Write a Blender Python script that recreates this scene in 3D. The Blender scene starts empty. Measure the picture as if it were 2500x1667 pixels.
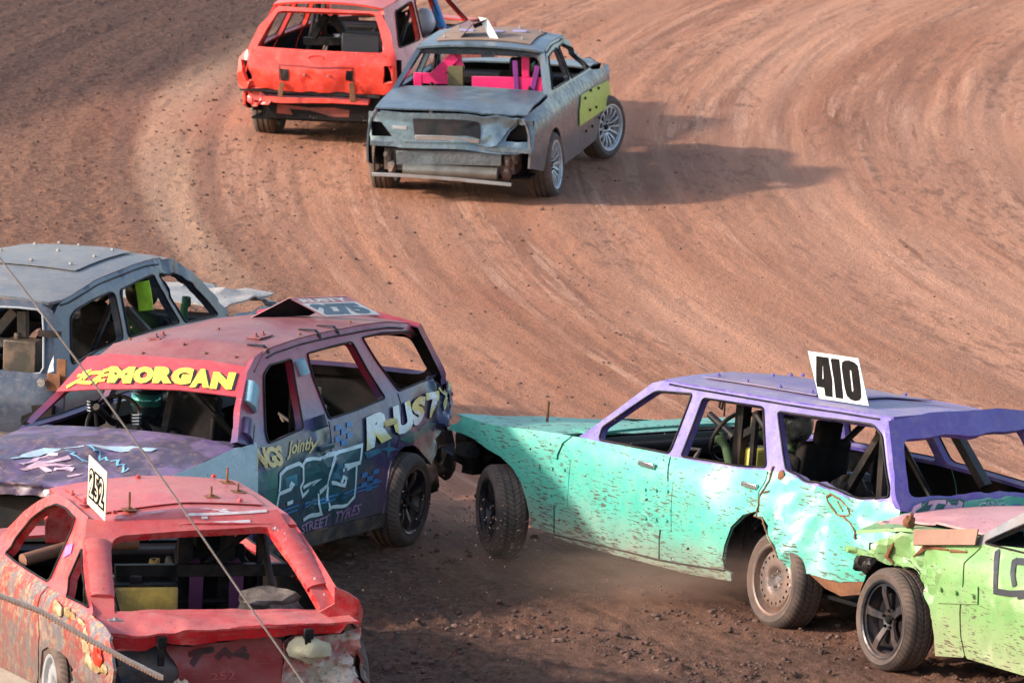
import bpy, bmesh, math, random
import numpy as np
from mathutils import Vector, Matrix, noise
from mathutils.geometry import delaunay_2d_cdt, tessellate_polygon
R = math.radians
noise.seed_set(7)
scene = bpy.context.scene
COL = scene.collection
# ---------------------------------------------------------------- camera, sky, sun, exposure
FPX, CAMH, PITCH, ROLL = 16378.7, 8.179, 0.15127, 0.028164
_fw = Vector((0, math.cos(PITCH), -math.sin(PITCH))); _rt = Vector((1, 0, 0)); _up = _rt.cross(_fw)
CRT = math.cos(ROLL)*_rt + math.sin(ROLL)*_up
CUP = -math.sin(ROLL)*_rt + math.cos(ROLL)*_up
cam = bpy.data.cameras.new('camera'); camo = bpy.data.objects.new('camera', cam); COL.objects.link(camo)
m3 = Matrix((CRT, CUP, -_fw)).transposed()
camo.matrix_world = Matrix.Translation((0, 0, CAMH)) @ m3.to_4x4()
cam.sensor_width = 36; cam.lens = FPX/2500*36; cam.clip_end = 5000; cam.clip_start = 1
cam.dof.use_dof = True; cam.dof.focus_distance = 43.5; cam.dof.aperture_fstop = 9
scene.camera = camo
world = bpy.data.worlds.new('World'); scene.world = world; world.use_nodes = True
SUN_EL, SUN_DIR = R(24.5), R(14)      # the light travels towards +x, a little away from the camera
nt = world.node_tree; sky = nt.nodes.new('ShaderNodeTexSky'); sky.sky_type = 'NISHITA'; sky.sun_disc = False
sky.sun_elevation = SUN_EL; sky.sun_rotation = R(90) + math.pi + (-SUN_DIR)
sky.dust_density = 2.0; sky.air_density = 1.0
nt.links.new(sky.outputs[0], nt.nodes['Background'].inputs[0]); nt.nodes['Background'].inputs[1].default_value = 0.15
sun = bpy.data.lights.new('sun', 'SUN'); suno = bpy.data.objects.new('sun', sun); COL.objects.link(suno)
sun.energy = 2.6; sun.angle = R(2.6); sun.color = (1.0, .91, .82)
_d = Vector((math.cos(SUN_DIR)*math.cos(SUN_EL), math.sin(SUN_DIR)*math.cos(SUN_EL), -math.sin(SUN_EL)))
suno.rotation_euler = _d.to_track_quat('-Z', 'Y').to_euler(); suno.location = (-20, 40, 20)
scene.view_settings.view_transform = 'Standard'; scene.view_settings.look = 'None'
scene.view_settings.gamma = 1; scene.view_settings.exposure = 1.0
scene.render.engine = 'CYCLES'; scene.cycles.max_bounces = 6; scene.cycles.volume_bounces = 1
scene.cycles.use_denoising = True

# ---------------------------------------------------------------- surveying: where a traced outline lies on a panel
CR = {'A': (560, 0, 2.352), 'B': (0, 560, 3.1357), 'C': (0, 680, 2.0452), 'D': (0, 1080, 2.5565), 'E': (1060, 830, 1.6333),
      'F': (1950, 840, 9.224), 'G': (1900, 1150, 3.0333), 'H': (0, 0, .9408), 'I': (580, 850, 3.1368), 'J': (1650, 950, 4.48), 'K': (0, 860, 3.36), 'L': (700, 0, 4.704), 'N': (600, 700, 7.84)}
def px(c, x, y):
    a, b, s = CR[c]; return a + x/s, b + y/s
def ray(u, v): return _fw + CRT*((u-1250)/FPX) - CUP*((v-833.5)/FPX)
def rotm(yaw, tp, tr): return Matrix.Rotation(yaw, 4, 'Z') @ Matrix.Rotation(tp, 4, 'Y') @ Matrix.Rotation(tr, 4, 'X')
def hit(mat, c, x, y, F):
    inv = mat.inverted(); o = inv @ Vector((0, 0, CAMH)); d = (inv.to_3x3() @ ray(*px(c, x, y)))
    t0 = -o.dot(d)/d.dot(d) - 1.5/d.length; t1 = t0 + 1.5/d.length
    f0, f1 = F(o+d*t0), F(o+d*t1)
    for _ in range(25):
        if abs(f1-f0) < 1e-12: break
        t2 = t1 - f1*(t1-t0)/(f1-f0); t2 = max(min(t2, t1+4/d.length), t1-4/d.length)
        t0, f0, t1 = t1, f1, t2; f1 = F(o+d*t1)
        if abs(f1) < 1e-6: break
    return o + d*t1
def gpt(c, x, y, z=0):
    d = ray(*px(c, x, y)); o = Vector((0, 0, CAMH)); return o + d*((z-CAMH)/d.z)
def atd(c, x, y, Y):
    d = ray(*px(c, x, y)); return Vector((0, 0, CAMH)) + d*(Y/d.y)

# ---------------------------------------------------------------- objects
def tag(o, label=None, cat=None, group=None, kind=None):
    if label: o['label'] = label
    if cat: o['category'] = cat
    if group: o['group'] = group
    if kind: o['kind'] = kind
    return o
def empty(name, mat):
    o = bpy.data.objects.new(name, None); COL.objects.link(o); o.matrix_world = mat; o.empty_display_size = .2
    return o
def link(name, me, mats, parent=None, sharp=38):
    for m in (mats if isinstance(mats, (list, tuple)) else [mats]): me.materials.append(m)
    if sharp is not None:
        me.polygons.foreach_set('use_smooth', [True]*len(me.polygons)); me.set_sharp_from_angle(angle=R(sharp))
    o = bpy.data.objects.new(name, me); COL.objects.link(o)
    if parent is not None: o.parent = parent
    return o
class MB:
    def __init__(s): s.v = []; s.f = []; s.m = []
    def add(s, vs, fs, mi=0):
        n = len(s.v); s.v += [tuple(v) for v in vs]; s.f += [tuple(n+i for i in f) for f in fs]; s.m += [mi]*len(fs)
    def box(s, c, h, rot=None, mi=0):
        c = Vector(c); vs = []
        for x in (-1, 1):
            for y in (-1, 1):
                for z in (-1, 1):
                    p = Vector((x*h[0], y*h[1], z*h[2])); vs.append(c + (rot @ p if rot else p))
        s.add(vs, [(0, 1, 3, 2), (4, 6, 7, 5), (0, 4, 5, 1), (2, 3, 7, 6), (0, 2, 6, 4), (1, 5, 7, 3)], mi)
    def tube(s, pts, r, n=8, mi=0, cap=True, sq=None):
        pts = [Vector(p) for p in pts]; rs = r if isinstance(r, (list, tuple)) else [r]*len(pts)
        prev = None; rings = []
        for i, p in enumerate(pts):
            t = (pts[min(i+1, len(pts)-1)] - pts[max(i-1, 0)]).normalized()
            if prev is None: a = t.cross(Vector((0, 0, 1)) if abs(t.z) < .9 else Vector((1, 0, 0))).normalized()
            else: a = (prev - t*prev.dot(t)).normalized()
            prev = a; b = t.cross(a)
            if sq: ring = [p + a*x*sq[0]*.5 + b*y*sq[1]*.5 for x, y in ((-1, -1), (1, -1), (1, 1), (-1, 1))]
            else: ring = [p + (a*math.cos(2*math.pi*k/n) + b*math.sin(2*math.pi*k/n))*rs[i] for k in range(n)]
            rings.append(ring)
        k = len(rings[0]); vs = [v for rg in rings for v in rg]; fs = []
        for i in range(len(rings)-1):
            for j in range(k):
                a0, a1 = i*k+j, i*k+(j+1) % k; fs.append((a0, a1, a1+k, a0+k))
        if cap: fs += [tuple(range(k-1, -1, -1)), tuple((len(rings)-1)*k+j for j in range(k))]
        s.add(vs, fs, mi)
    def lathe(s, prof, n=40, M=None, mi=0, close=False):
        """profile of (r, a) turned about local y (axle)"""
        M = M or Matrix(); vs = []; fs = []
        for k in range(n):
            c, d = math.cos(2*math.pi*k/n), math.sin(2*math.pi*k/n)
            for r, a in prof: vs.append(M @ Vector((r*c, a, r*d)))
        L = len(prof)
        for k in range(n):
            for j in range(L if close else L-1):
                j2 = (j+1) % L; a0 = k*L+j; a1 = k*L+j2; b0 = ((k+1) % n)*L+j; b1 = ((k+1) % n)*L+j2
                fs.append((a0, b0, b1, a1))
        s.add(vs, fs, mi)
    def lump(s, c, r, seed=0, sc=(1, 1, 1), mi=0, sub=1):
        bm = bmesh.new(); bmesh.ops.create_icosphere(bm, subdivisions=sub, radius=1)
        vs = []
        for v in bm.verts:
            q = v.co*(1+.45*noise.noise(v.co*1.7+Vector((seed, 0, 0)))); vs.append((c[0]+q.x*r*sc[0], c[1]+q.y*r*sc[1], c[2]+q.z*r*sc[2]))
        s.add(vs, [[v.index for v in f.verts] for f in bm.faces], mi); bm.free()
    def build(s, name, mats, parent=None, sharp=38, bevel=0, bend=None):
        me = bpy.data.meshes.new(name)
        vs = [tuple(bend(Vector(v))) for v in s.v] if bend else s.v
        me.from_pydata(vs, [], s.f); me.update()
        me.polygons.foreach_set('material_index', s.m)
        o = link(name, me, mats, parent, sharp)
        if bevel:
            b = o.modifiers.new('b', 'BEVEL'); b.width = bevel; b.segments = 2; b.limit_method = 'ANGLE'
        return o
def resample(poly, step, closed=True):
    out = []; n = len(poly)
    for i in range(n if closed else n-1):
        a, b = Vector(poly[i]), Vector(poly[(i+1) % n]); k = max(1, int(math.ceil((b-a).length/step)))
        for j in range(k): out.append(a.lerp(b, j/k))
    if not closed: out.append(Vector(poly[-1]))
    return out
def rnd(poly, r, seg=4):
    """round the corners of a 2D polygon"""
    out = []; n = len(poly)
    for i in range(n):
        p, a, b = Vector(poly[i]), Vector(poly[i-1]), Vector(poly[(i+1) % n])
        da, db = (a-p), (b-p); q = min(r, da.length*.45, db.length*.45)
        if da.length < 1e-6 or db.length < 1e-6: continue
        p0, p1 = p+da.normalized()*q, p+db.normalized()*q
        for k in range(seg+1):
            t = k/seg; out.append(p0.lerp(p, t).lerp(p.lerp(p1, t), t))
    return out
def inside(p, poly):
    x, y = p[0], p[1]; c = False; n = len(poly); j = n-1
    for i in range(n):
        xi, yi = poly[i][0], poly[i][1]; xj, yj = poly[j][0], poly[j][1]
        if (yi > y) != (yj > y) and x < (xj-xi)*(y-yi)/(yj-yi)+xi: c = not c
        j = i
    return c
def mesh2d(outline, holes=(), step=.06, estep=None):
    estep = estep or step*.8
    loops = [resample(outline, estep)] + [resample(h, estep) for h in holes]
    pts = []; edges = []
    for lp in loops:
        n0 = len(pts); pts += [Vector((p[0], p[1])) for p in lp]
        edges += [(n0+i, n0+(i+1) % len(lp)) for i in range(len(lp))]
    xs = [p[0] for p in loops[0]]; ys = [p[1] for p in loops[0]]
    B = np.array([(p[0], p[1]) for p in pts])
    i = 0; y = min(ys)+step*.5
    while y < max(ys):
        x = min(xs) + step*(.25 if i % 2 else .75)
        while x < max(xs):
            if np.min((B[:, 0]-x)**2+(B[:, 1]-y)**2) > (step*.45)**2 and inside((x, y), loops[0]) and not any(inside((x, y), h) for h in loops[1:]):
                pts.append(Vector((x, y)))
            x += step
        y += step*.87; i += 1
    r = delaunay_2d_cdt(pts, edges, [], 0, 1e-5)
    V, F = r[0], r[2]; keep = []
    for f in F:
        c = sum((V[i] for i in f), Vector((0, 0)))/len(f)
        if inside(c, loops[0]) and not any(inside(c, h) for h in loops[1:]): keep.append(tuple(f))
    used = sorted({i for f in keep for i in f}); mp = {k: i for i, k in enumerate(used)}
    return [V[i] for i in used], [tuple(mp[i] for i in f) for f in keep]
def panel(name, outline, mp, mat, parent, holes=(), step=.06, th=.018, out=(0, 1, 0), inner=None, bend=None, sharp=38, lab=None):
    V, F = mesh2d(outline, holes, step)
    P = [Vector(mp(v[0], v[1])) for v in V]
    if bend: P = [bend(p) for p in P]
    N = [Vector((0, 0, 0)) for _ in P]; tot = Vector((0, 0, 0))
    for f in F:
        n = (P[f[1]]-P[f[0]]).cross(P[f[2]]-P[f[0]]); tot += n
        for i in f: N[i] += n
    if tot.dot(Vector(out)) < 0: F = [f[::-1] for f in F]; N = [-n for n in N]
    N = [n.normalized() if n.length > 0 else Vector(out) for n in N]
    m = MB(); m.add(P, F, 0)
    if th:
        Q = [p-n*th for p, n in zip(P, N)]; k = len(P)
        cnt = {}
        for f in F:
            for i in range(3):
                a, b = f[i], f[(i+1) % 3]; cnt[(a, b)] = 1
        m.v += [tuple(q) for q in Q]
        for f in F: m.f.append(tuple(k+i for i in f[::-1])); m.m.append(1 if inner else 0)
        for (a, b) in cnt:
            if (b, a) not in cnt: m.f.append((b, a, k+a, k+b)); m.m.append(0)
    o = m.build(name, [mat, inner] if inner else mat, parent, sharp)
    if lab: o['label'] = lab
    return o
def textpolys(s, bold=.02, shear=0, space=1.0):
    cu = bpy.data.curves.new('t', 'FONT'); cu.body = s; cu.size = 1; cu.offset = bold; cu.shear = shear; cu.space_character = space; cu.resolution_u = 3
    ob = bpy.data.objects.new('t', cu); COL.objects.link(ob)
    dg = bpy.context.evaluated_depsgraph_get(); dg.update(); me = ob.evaluated_get(dg).to_mesh()
    V = [Vector((v.co.x, v.co.y)) for v in me.vertices]; F = [tuple(p.vertices) for p in me.polygons]
    ob.evaluated_get(dg).to_mesh_clear(); bpy.data.objects.remove(ob); bpy.data.curves.remove(cu)
    x0, x1 = min(v.x for v in V), max(v.x for v in V); y0, y1 = min(v.y for v in V), max(v.y for v in V)
    return [Vector(((v.x-x0)/(x1-x0), (v.y-y0)/(y1-y0))) for v in V], F
def dice(V, F, nx=10, ny=3, box=None):
    bm = bmesh.new(); bv = [bm.verts.new((v[0], v[1], 0)) for v in V]
    for f in F:
        try: bm.faces.new([bv[i] for i in f])
        except ValueError: pass
    x0, x1 = min(v[0] for v in V), max(v[0] for v in V); y0, y1 = min(v[1] for v in V), max(v[1] for v in V)
    for k in range(1, nx): bmesh.ops.bisect_plane(bm, geom=bm.verts[:]+bm.edges[:]+bm.faces[:], plane_co=(x0+(x1-x0)*k/nx, 0, 0), plane_no=(1, 0, 0))
    for k in range(1, ny): bmesh.ops.bisect_plane(bm, geom=bm.verts[:]+bm.edges[:]+bm.faces[:], plane_co=(0, y0+(y1-y0)*k/ny, 0), plane_no=(0, 1, 0))
    bm.verts.index_update(); V = [(v.co.x, v.co.y) for v in bm.verts]; F = [[v.index for v in f.verts] for f in bm.faces]; bm.free()
    return V, F
def decal(name, polys, mp, mat, parent, off=(0, .005, 0), bend=None, lab=None, nx=10, ny=4):
    """polys: list of (V, F) in the (u, v) of mp, laid just proud of the surface"""
    m = MB(); off = Vector(off)
    for V, F in polys:
        V, F = dice(V, F, nx, ny); P = [Vector(mp(a, b)) for a, b in V]
        if bend: P = [bend(p) for p in P]
        P = [p+off for p in P]; G = []
        for f in F:
            n = (P[f[1]]-P[f[0]]).cross(P[f[2]]-P[f[0]]); G.append(f if n.dot(off) > 0 else f[::-1])
        m.add(P, G)
    o = m.build(name, mat, parent, None)
    if lab: o['label'] = lab
    return o
def quad_text(s, q, bold=.02, shear=0, space=1.0):
    """text laid into the quad q = TL, TR, BR, BL (2D)"""
    V, F = textpolys(s, bold, shear, space); TL, TR, BR, BL = [Vector(p) for p in q]
    return [BL.lerp(BR, v.x).lerp(TL.lerp(TR, v.x), v.y) for v in V], F
def poly(pts):
    t = tessellate_polygon([[Vector((p[0], p[1], 0)) for p in pts]]); return [Vector((p[0], p[1])) for p in pts], [tuple(f) for f in t]
def stroke(pts, w):
    pts = [Vector((p[0], p[1])) for p in pts]; V = []; F = []
    for i, p in enumerate(pts):
        a = (p-pts[i-1]).normalized() if i else (pts[1]-p).normalized()
        b = (pts[i+1]-p).normalized() if i < len(pts)-1 else a
        t = (a+b); t = t.normalized() if t.length > .05 else a; n = Vector((-t.y, t.x)); k = 1/max(.45, abs(n.dot(Vector((-a.y, a.x)))))
        V += [p+n*w*.5*k, p-n*w*.5*k]
    for i in range(len(pts)-1): F.append((2*i, 2*i+1, 2*i+3, 2*i+2))
    return V, F
def lerpt(tab, x):
    if x <= tab[0][0]: return tab[0][1]
    for (a, b), (c, d) in zip(tab, tab[1:]):
        if x <= c: return b+(d-b)*(x-a)/(c-a)
    return tab[-1][1]

# ---------------------------------------------------------------- materials
def nm(name):
    m = bpy.data.materials.new(name); m.use_nodes = True; t = m.node_tree; return m, t, t.nodes['Principled BSDF']
class NT:
    def __init__(s, t): s.t = t
    def n(s, typ, **k):
        q = s.t.nodes.new('ShaderNode'+typ)
        for a, b in k.items(): setattr(q, a, b)
        return q
    def l(s, a, b): s.t.links.new(a, b)
    def val(s, sock, v):
        if isinstance(v, (int, float, tuple)): sock.default_value = v if not isinstance(v, tuple) or len(v) != 3 or sock.type != 'RGBA' else (*v, 1)
        else: s.l(v, sock)
    def math(s, op, a, b=0, c=0, clamp=False):
        q = s.n('Math', operation=op, use_clamp=clamp); s.val(q.inputs[0], a); s.val(q.inputs[1], b)
        if op in ('MULTIPLY_ADD',): s.val(q.inputs[2], c)
        return q.outputs[0]
    def mapr(s, v, a, b, c=0., d=1.):
        q = s.n('MapRange'); s.val(q.inputs[0], v)
        for i, k in enumerate((a, b, c, d)): q.inputs[i+1].default_value = k
        return q.outputs[0]
    def mix(s, f, a, b):
        q = s.n('Mix', data_type='RGBA'); s.val(q.inputs[0], f); s.val(q.inputs[6], a); s.val(q.inputs[7], b); return q.outputs[2]
    def noise(s, vec, scale, detail=4, rough=.55, dist=0, mapping=None, loc=(0, 0, 0)):
        if mapping:
            mp = s.n('Mapping'); mp.inputs['Scale'].default_value = mapping; mp.inputs['Location'].default_value = loc; s.l(vec, mp.inputs[0]); vec = mp.outputs[0]
        q = s.n('TexNoise'); s.l(vec, q.inputs['Vector']); q.inputs['Scale'].default_value = scale; q.inputs['Detail'].default_value = detail
        q.inputs['Roughness'].default_value = rough; q.inputs['Distortion'].default_value = dist; return q.outputs[0]
    def bump(s, h, strength, dist, b):
        q = s.n('Bump'); q.inputs['Strength'].default_value = strength; q.inputs['Distance'].default_value = dist; s.l(h, q.inputs['Height']); s.l(q.outputs[0], b.inputs['Normal'])
def paint(name, col, rough=.32, dust=(.42, .25, .19), top=.5, low=.6, low_h=.42, grime=.25, mud=0., chip=.15, col2=None, split=1.2, chipcol=(.16, .07, .04), metal=0., dent=.5, patch=None, wear=None, coat=.15):
    m, t, b = nm(name); N = NT(t); tc = N.n('TexCoord').outputs['Object']
    sep = N.n('SeparateXYZ'); N.l(tc, sep.inputs[0]); z = sep.outputs[2]
    base = col
    n1 = N.noise(tc, 2.3, 6); n2 = N.noise(tc, 14, 5, .6); n3 = N.noise(tc, 60, 3, .7)
    if col2:
        f = N.mapr(N.math('ADD', z, N.math('MULTIPLY', n1, .25)), split+.02, split+.22); base = N.mix(f, col, col2)
    if patch:                       # large irregular fields of another colour
        pc, a0, a1, sc = patch; base = N.mix(N.mapr(N.noise(tc, sc, 3, .5, .4), a0, a1), base, pc)
    base = N.mix(N.mapr(N.noise(tc, 6, 7, .7, .5), .42, .62, 0, .5), base, tuple(min(1, c*.72) for c in col) if not col2 else base)
    if wear: base = N.mix(N.mapr(N.noise(tc, 9, 8, .72, .6), wear[1], wear[1]+.06), base, wear[0])
    # chips down to rust
    c = N.math('MULTIPLY', N.mapr(N.noise(tc, 26, 6, .75, .3), .70-.10*chip, .73-.10*chip), min(1, chip*4))
    base = N.mix(c, base, chipcol)
    sv = N.noise(tc, 1, 4, .7, 0, (7, 7, 160)); base = N.mix(N.mapr(sv, .62, .68, 0, .5), base, (.30, .27, .25))
    # dust
    g = N.n('NewGeometry'); sn = N.n('SeparateXYZ'); N.l(g.outputs['Normal'], sn.inputs[0])
    fu = N.math('MULTIPLY', N.mapr(sn.outputs[2], .35, .95), N.mapr(N.math('ADD', N.math('MULTIPLY', n1, .6), N.math('MULTIPLY', n2, .4)), .36, .62, top*.35, top))
    fl = N.math('MULTIPLY', N.mapr(N.math('ADD', z, N.math('MULTIPLY_ADD', n1, .5, -.25)), low_h+.05, low_h-.28), N.mapr(n2, .25, .75, low*.5, low))
    fg = N.math('MULTIPLY', N.mapr(n2, .40, .66), grime*1.3)
    f = N.math('MAXIMUM', N.math('MAXIMUM', fu, fl), fg)
    base = N.mix(f, base, dust)
    f2 = f
    if mud:
        s1 = N.noise(tc, 1, 3, .6, 0, (15, 15, 90)); s2 = N.noise(tc, 3.5, 4, .6)
        s = N.math('MULTIPLY', N.mapr(N.math('ADD', N.math('ADD', s1, N.math('MULTIPLY', N.math('SUBTRACT', .62, z), .10)), N.math('MULTIPLY_ADD', s2, .36, -.18)), .66-.045*mud, .69-.045*mud), .85)
        sp = N.mapr(N.noise(tc, 75, 2, .6), .69, .72, 0, .9); s = N.math('MAXIMUM', s, sp)
        base = N.mix(s, base, (.085, .048, .030)); f2 = N.math('MAXIMUM', f2, s)
    else:
        sp = N.math('MAXIMUM', N.mapr(N.noise(tc, 55, 3, .65), .635, .67, 0, .75), N.mapr(N.noise(tc, 17, 8, .75), .635, .65, 0, .75)); base = N.mix(sp, base, (.13, .07, .05)); f2 = N.math('MAXIMUM', f2, sp)
    N.l(base, b.inputs['Base Color']); N.l(N.mapr(N.math('MAXIMUM', f2, c), 0, .7, rough, .75), b.inputs['Roughness'])
    b.inputs['Metallic'].default_value = metal; b.inputs['Coat Weight'].default_value = coat; b.inputs['Coat Roughness'].default_value = .15
    h = N.math('MULTIPLY_ADD', N.noise(tc, 5.5, 2, .4), dent, N.math('MULTIPLY', N.math('MAXIMUM', f2, n3), .04))
    N.bump(h, .55, .03, b); return m
def plain(name, col, rough=.6, metal=0., var=.3, dust=None, amt=.4, sc=12, bump=.2, spec=None):
    m, t, b = nm(name); N = NT(t); tc = N.n('TexCoord').outputs['Object']; n = N.noise(tc, sc, 6, .6)
    base = N.mix(N.mapr(n, .3, .7, 0, 1), col, tuple(c*(1-var) for c in col))
    if dust: base = N.mix(N.mapr(N.noise(tc, sc*.4, 6, .65), .42, .68, 0, amt), base, dust)
    N.l(base, b.inputs['Base Color']); b.inputs['Roughness'].default_value = rough; b.inputs['Metallic'].default_value = metal
    if max(col) < .03: b.inputs['Specular IOR Level'].default_value = .15
    if bump: N.bump(N.noise(tc, sc*5, 4, .6), bump, .006, b)
    return m
DUST = (.34, .19, .13)
M = dict(
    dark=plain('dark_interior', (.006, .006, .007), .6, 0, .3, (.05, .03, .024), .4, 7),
    black=plain('black_steel', (.011, .011, .012), .45, 0, .3, (.14, .09, .07), .35),
    fabric=plain('black_fabric', (.010, .010, .011), .85, 0, .4, (.06, .045, .04), .4),
    tyre=None, rimblack=plain('black_rim', (.03, .033, .04), .35, .2, .3, DUST, .35, 16),
    rimsteel=plain('dusty_steel_rim', (.20, .16, .14), .5, .5, .3, (.36, .22, .16), .8, 14),
    rimsilver=plain('silver_rim', (.62, .64, .66), .35, .35, .2, DUST, .25, 18),
    chrome=plain('bright_metal', (.7, .7, .7), .25, .9, .2, DUST, .2),
    alu=plain('scraped_aluminium', (.42, .45, .46), .4, .6, .35, DUST, .5, 8),
    rust=plain('rust', (.30, .12, .05), .85, .1, .5, (.12, .05, .03), .6, 20),
    white=plain('white_board', (.82, .80, .72), .5, 0, .06, (.55, .42, .33), .15, 30),
    blackp=plain('black_lettering', (.004, .004, .005), .75, 0, .2, (.30, .15, .10), .03, 45, 0),
)
def tyremat():
    m, t, b = nm('dusty_tyre_rubber'); N = NT(t); tc = N.n('TexCoord').outputs['Object']
    sep = N.n('SeparateXYZ'); N.l(tc, sep.inputs[0])
    r = N.math('SQRT', N.math('ADD', N.math('POWER', sep.outputs[0], 2), N.math('POWER', sep.outputs[2], 2)))
    ang = N.math('ARCTAN2', sep.outputs[2], sep.outputs[0])
    w = N.math('SINE', N.math('ADD', N.math('MULTIPLY', ang, 56), N.math('MULTIPLY', N.math('ABSOLUTE', sep.outputs[1]), 120)))
    tread = N.math('MULTIPLY', N.mapr(w, -.2, .2), N.mapr(r, .285, .295))
    n = N.noise(tc, 9, 6, .6)
    c = N.mix(N.mapr(n, .3, .7), (.10, .066, .05), (.19, .125, .095)); c = N.mix(N.mapr(N.noise(tc, 3, 4), .45, .7, 0, .6), c, (.03, .027, .027))
    c = N.mix(N.math('MULTIPLY', N.math('SUBTRACT', 1, tread), N.mapr(r, .285, .295, 0, .35)), c, (.02, .014, .012))
    N.l(c, b.inputs['Base Color']); b.inputs['Roughness'].default_value = .85
    N.bump(N.math('ADD', tread, N.math('MULTIPLY', N.noise(tc, 80, 3), .3)), .5, .004, b); return m
M['tyre'] = tyremat()

# ---------------------------------------------------------------- wheels (axle along local y, outer face towards +y)
def wheel(parent, pos, side, kind, R0=.31, W=.20, steer=0, camber=0, rr=None, mat=None, name='wheel'):
    w = empty(name, Matrix()); w.parent = parent
    w.matrix_local = Matrix.Translation(pos) @ Matrix.Rotation(steer + (0 if side > 0 else math.pi), 4, 'Z') @ Matrix.Rotation(camber, 4, 'X')
    rr = rr or .205; h = W/2
    m = MB(); g = .008
    prof = [(rr-.012, h*.86), (rr+.01, h*.97), ((rr+R0)*.5, h*1.09), (R0-.035, h*1.02), (R0-.012, h*.86), (R0, h*.66)]
    for a in (.42, -.05, -.5):
        prof += [(R0+.002, h*(a+.09)), (R0-g, h*(a+.06)), (R0-g, h*(a-.06)), (R0+.002, h*(a-.09))]
    prof += [(R0, -h*.7), (R0-.012, -h*.86), (R0-.035, -h*1.02), ((rr+R0)*.5, -h*1.09), (rr+.01, -h*.97), (rr-.012, -h*.86)]
    m.lathe(prof, 56); m.build('tyre', M['tyre'], w, 50)
    r = MB()
    r.lathe([(rr+.006, h*.93), (rr+.008, h*.98), (rr-.002, h*.99), (rr-.012, h*.93), (rr-.016, h*.55), (rr-.035, h*.3), (rr-.035, -h*.8), (rr+.006, -h*.95)], 48)
    rim = r.build('rim', mat or M['rimblack'], w)
    def circ(cx, cy, q, n=10): return [(cx+q*math.cos(2*math.pi*k/n), cy+q*math.sin(2*math.pi*k/n)) for k in range(n)]
    RO = rr-.012; holes = []
    if kind == 'steel':
        face = lambda a, b: lerpt([(0, .25), (.035, .28), (.05, .30), (.075, .62), (.095, .70), (RO-.035, .66), (RO, .30)], math.hypot(a, b))*h*1.15
        for k in range(20):
            t = 2*math.pi*k/20; holes.append(circ(.152*math.cos(t), .152*math.sin(t), .0105, 8))
    elif kind in ('five', 'seven', 'multi'):
        n, a0, wi, wo, ri = {'five': (5, .12, .019, .026, .062), 'seven': (7, .1, .012, .017, .06), 'multi': (14, 0, .0075, .011, .075)}[kind]
        face = lambda a, b: lerpt([(0, .30), (.03, .42), (.075, .55), (RO*.7, .80), (RO, .78)], math.hypot(a, b))*h
        for k in range(n):
            c0 = a0+2*math.pi*(k+.5)/n; p = []
            for q, (rad, wd) in enumerate([(ri, wi), (RO-.016, wo)]):
                hw = math.pi/n - math.asin(min(.99, wd/rad)); hw = max(hw, .05); seg = 6 if q else 3
                A = [c0-hw+2*hw*i/seg for i in range(seg+1)]; A = A[::-1] if q else A
                p += [(rad*math.cos(t), rad*math.sin(t)) for t in A]
            holes.append(rnd(p, .012, 2))
    else:
        face = lambda a, b: .5*h; holes = [circ(.12*math.cos(t), .12*math.sin(t), .022) for t in [2*math.pi*k/6 for k in range(6)]]
    panel('rim_face', circ(0, 0, RO, 40), lambda a, b: (a, face(a, b), b), mat or M['rimblack'], rim, holes, step=.022, th=.016, out=(0, 1, 0), sharp=30)
    b = MB(); b.lathe([(.0, h*.2), (.165, h*.2), (.165, -h*.2), (0, -h*.2)], 24); b.build('brake_disc', M['dark'], w)
    k = MB(); k.lathe([(0, h*.62), (.022, h*.62), (.028, h*.55), (.03, h*.2)], 16)
    for i in range(5):
        t = 2*math.pi*i/5+.3; k.lathe([(0, h*.66), (.009, h*.66), (.011, h*.3)], 6, Matrix.Translation((.055*math.cos(t), 0, .055*math.sin(t))))
    k.build('hub', M['chrome'] if kind == 'steel' else M['black'], rim)
    return w
# ---------------------------------------------------------------- the dirt track
rng = np.random.RandomState(7)
_T = rng.rand(256, 256)
def vn(x, y):
    xi = np.floor(x).astype(int); yi = np.floor(y).astype(int); fx = x-xi; fy = y-yi
    fx = fx*fx*(3-2*fx); fy = fy*fy*(3-2*fy); g = lambda a, b: _T[a % 256, b % 256]
    return (g(xi, yi)*(1-fx)+g(xi+1, yi)*fx)*(1-fy)+(g(xi, yi+1)*(1-fx)+g(xi+1, yi+1)*fx)*fy
def fbm(x, y, o=4):
    s = 0; a = .5
    for k in range(o): s = s+a*vn(x*2**k+17*k, y*2**k+5*k); a *= .5
    return s/(1-.5**o)
CX, CY = 60., 66.5
def sm(a, b, x): t = np.clip((x-a)/(b-a), 0, 1); return t*t*(3-2*t)
def polyline_x(tab, y): return np.interp(y, [t[0] for t in tab], [t[1] for t in tab])
def rough_mask(x, y):
    """loose unswept dirt on the outside of the bend"""
    e = polyline_x([(38, .8), (44, -.6), (50, -1.6), (54, -1.5), (60, -2.5), (66, -3.2), (72, -3.3), (76, -2.9), (80, -2.2), (90, -1)], y) + .5*(fbm(x*1.2, y*.35)-.5)
    return sm(.35, -.35, x-e)
def dark_soil_mask(x, y):  # darker soil close to the camera and at the far left
    n = fbm(x*.7+3, y*.22)-.5
    a = sm(45.2, 42.4, y+3.0*n-.25*np.clip(x-1.2, 0, 9))*(.95+.7*(fbm(x*2.2, y*1.1)-.5))
    tl = sm(.5, -.6, x-polyline_x([(56, -6.5), (65, -5.2), (70, -4.2), (73, -3.4), (76, -2.6), (79, -1.6), (83, -1)], y)+1.2*n)*sm(62, 69, y)
    return np.clip(np.maximum(a, tl), 0, 1)
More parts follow.
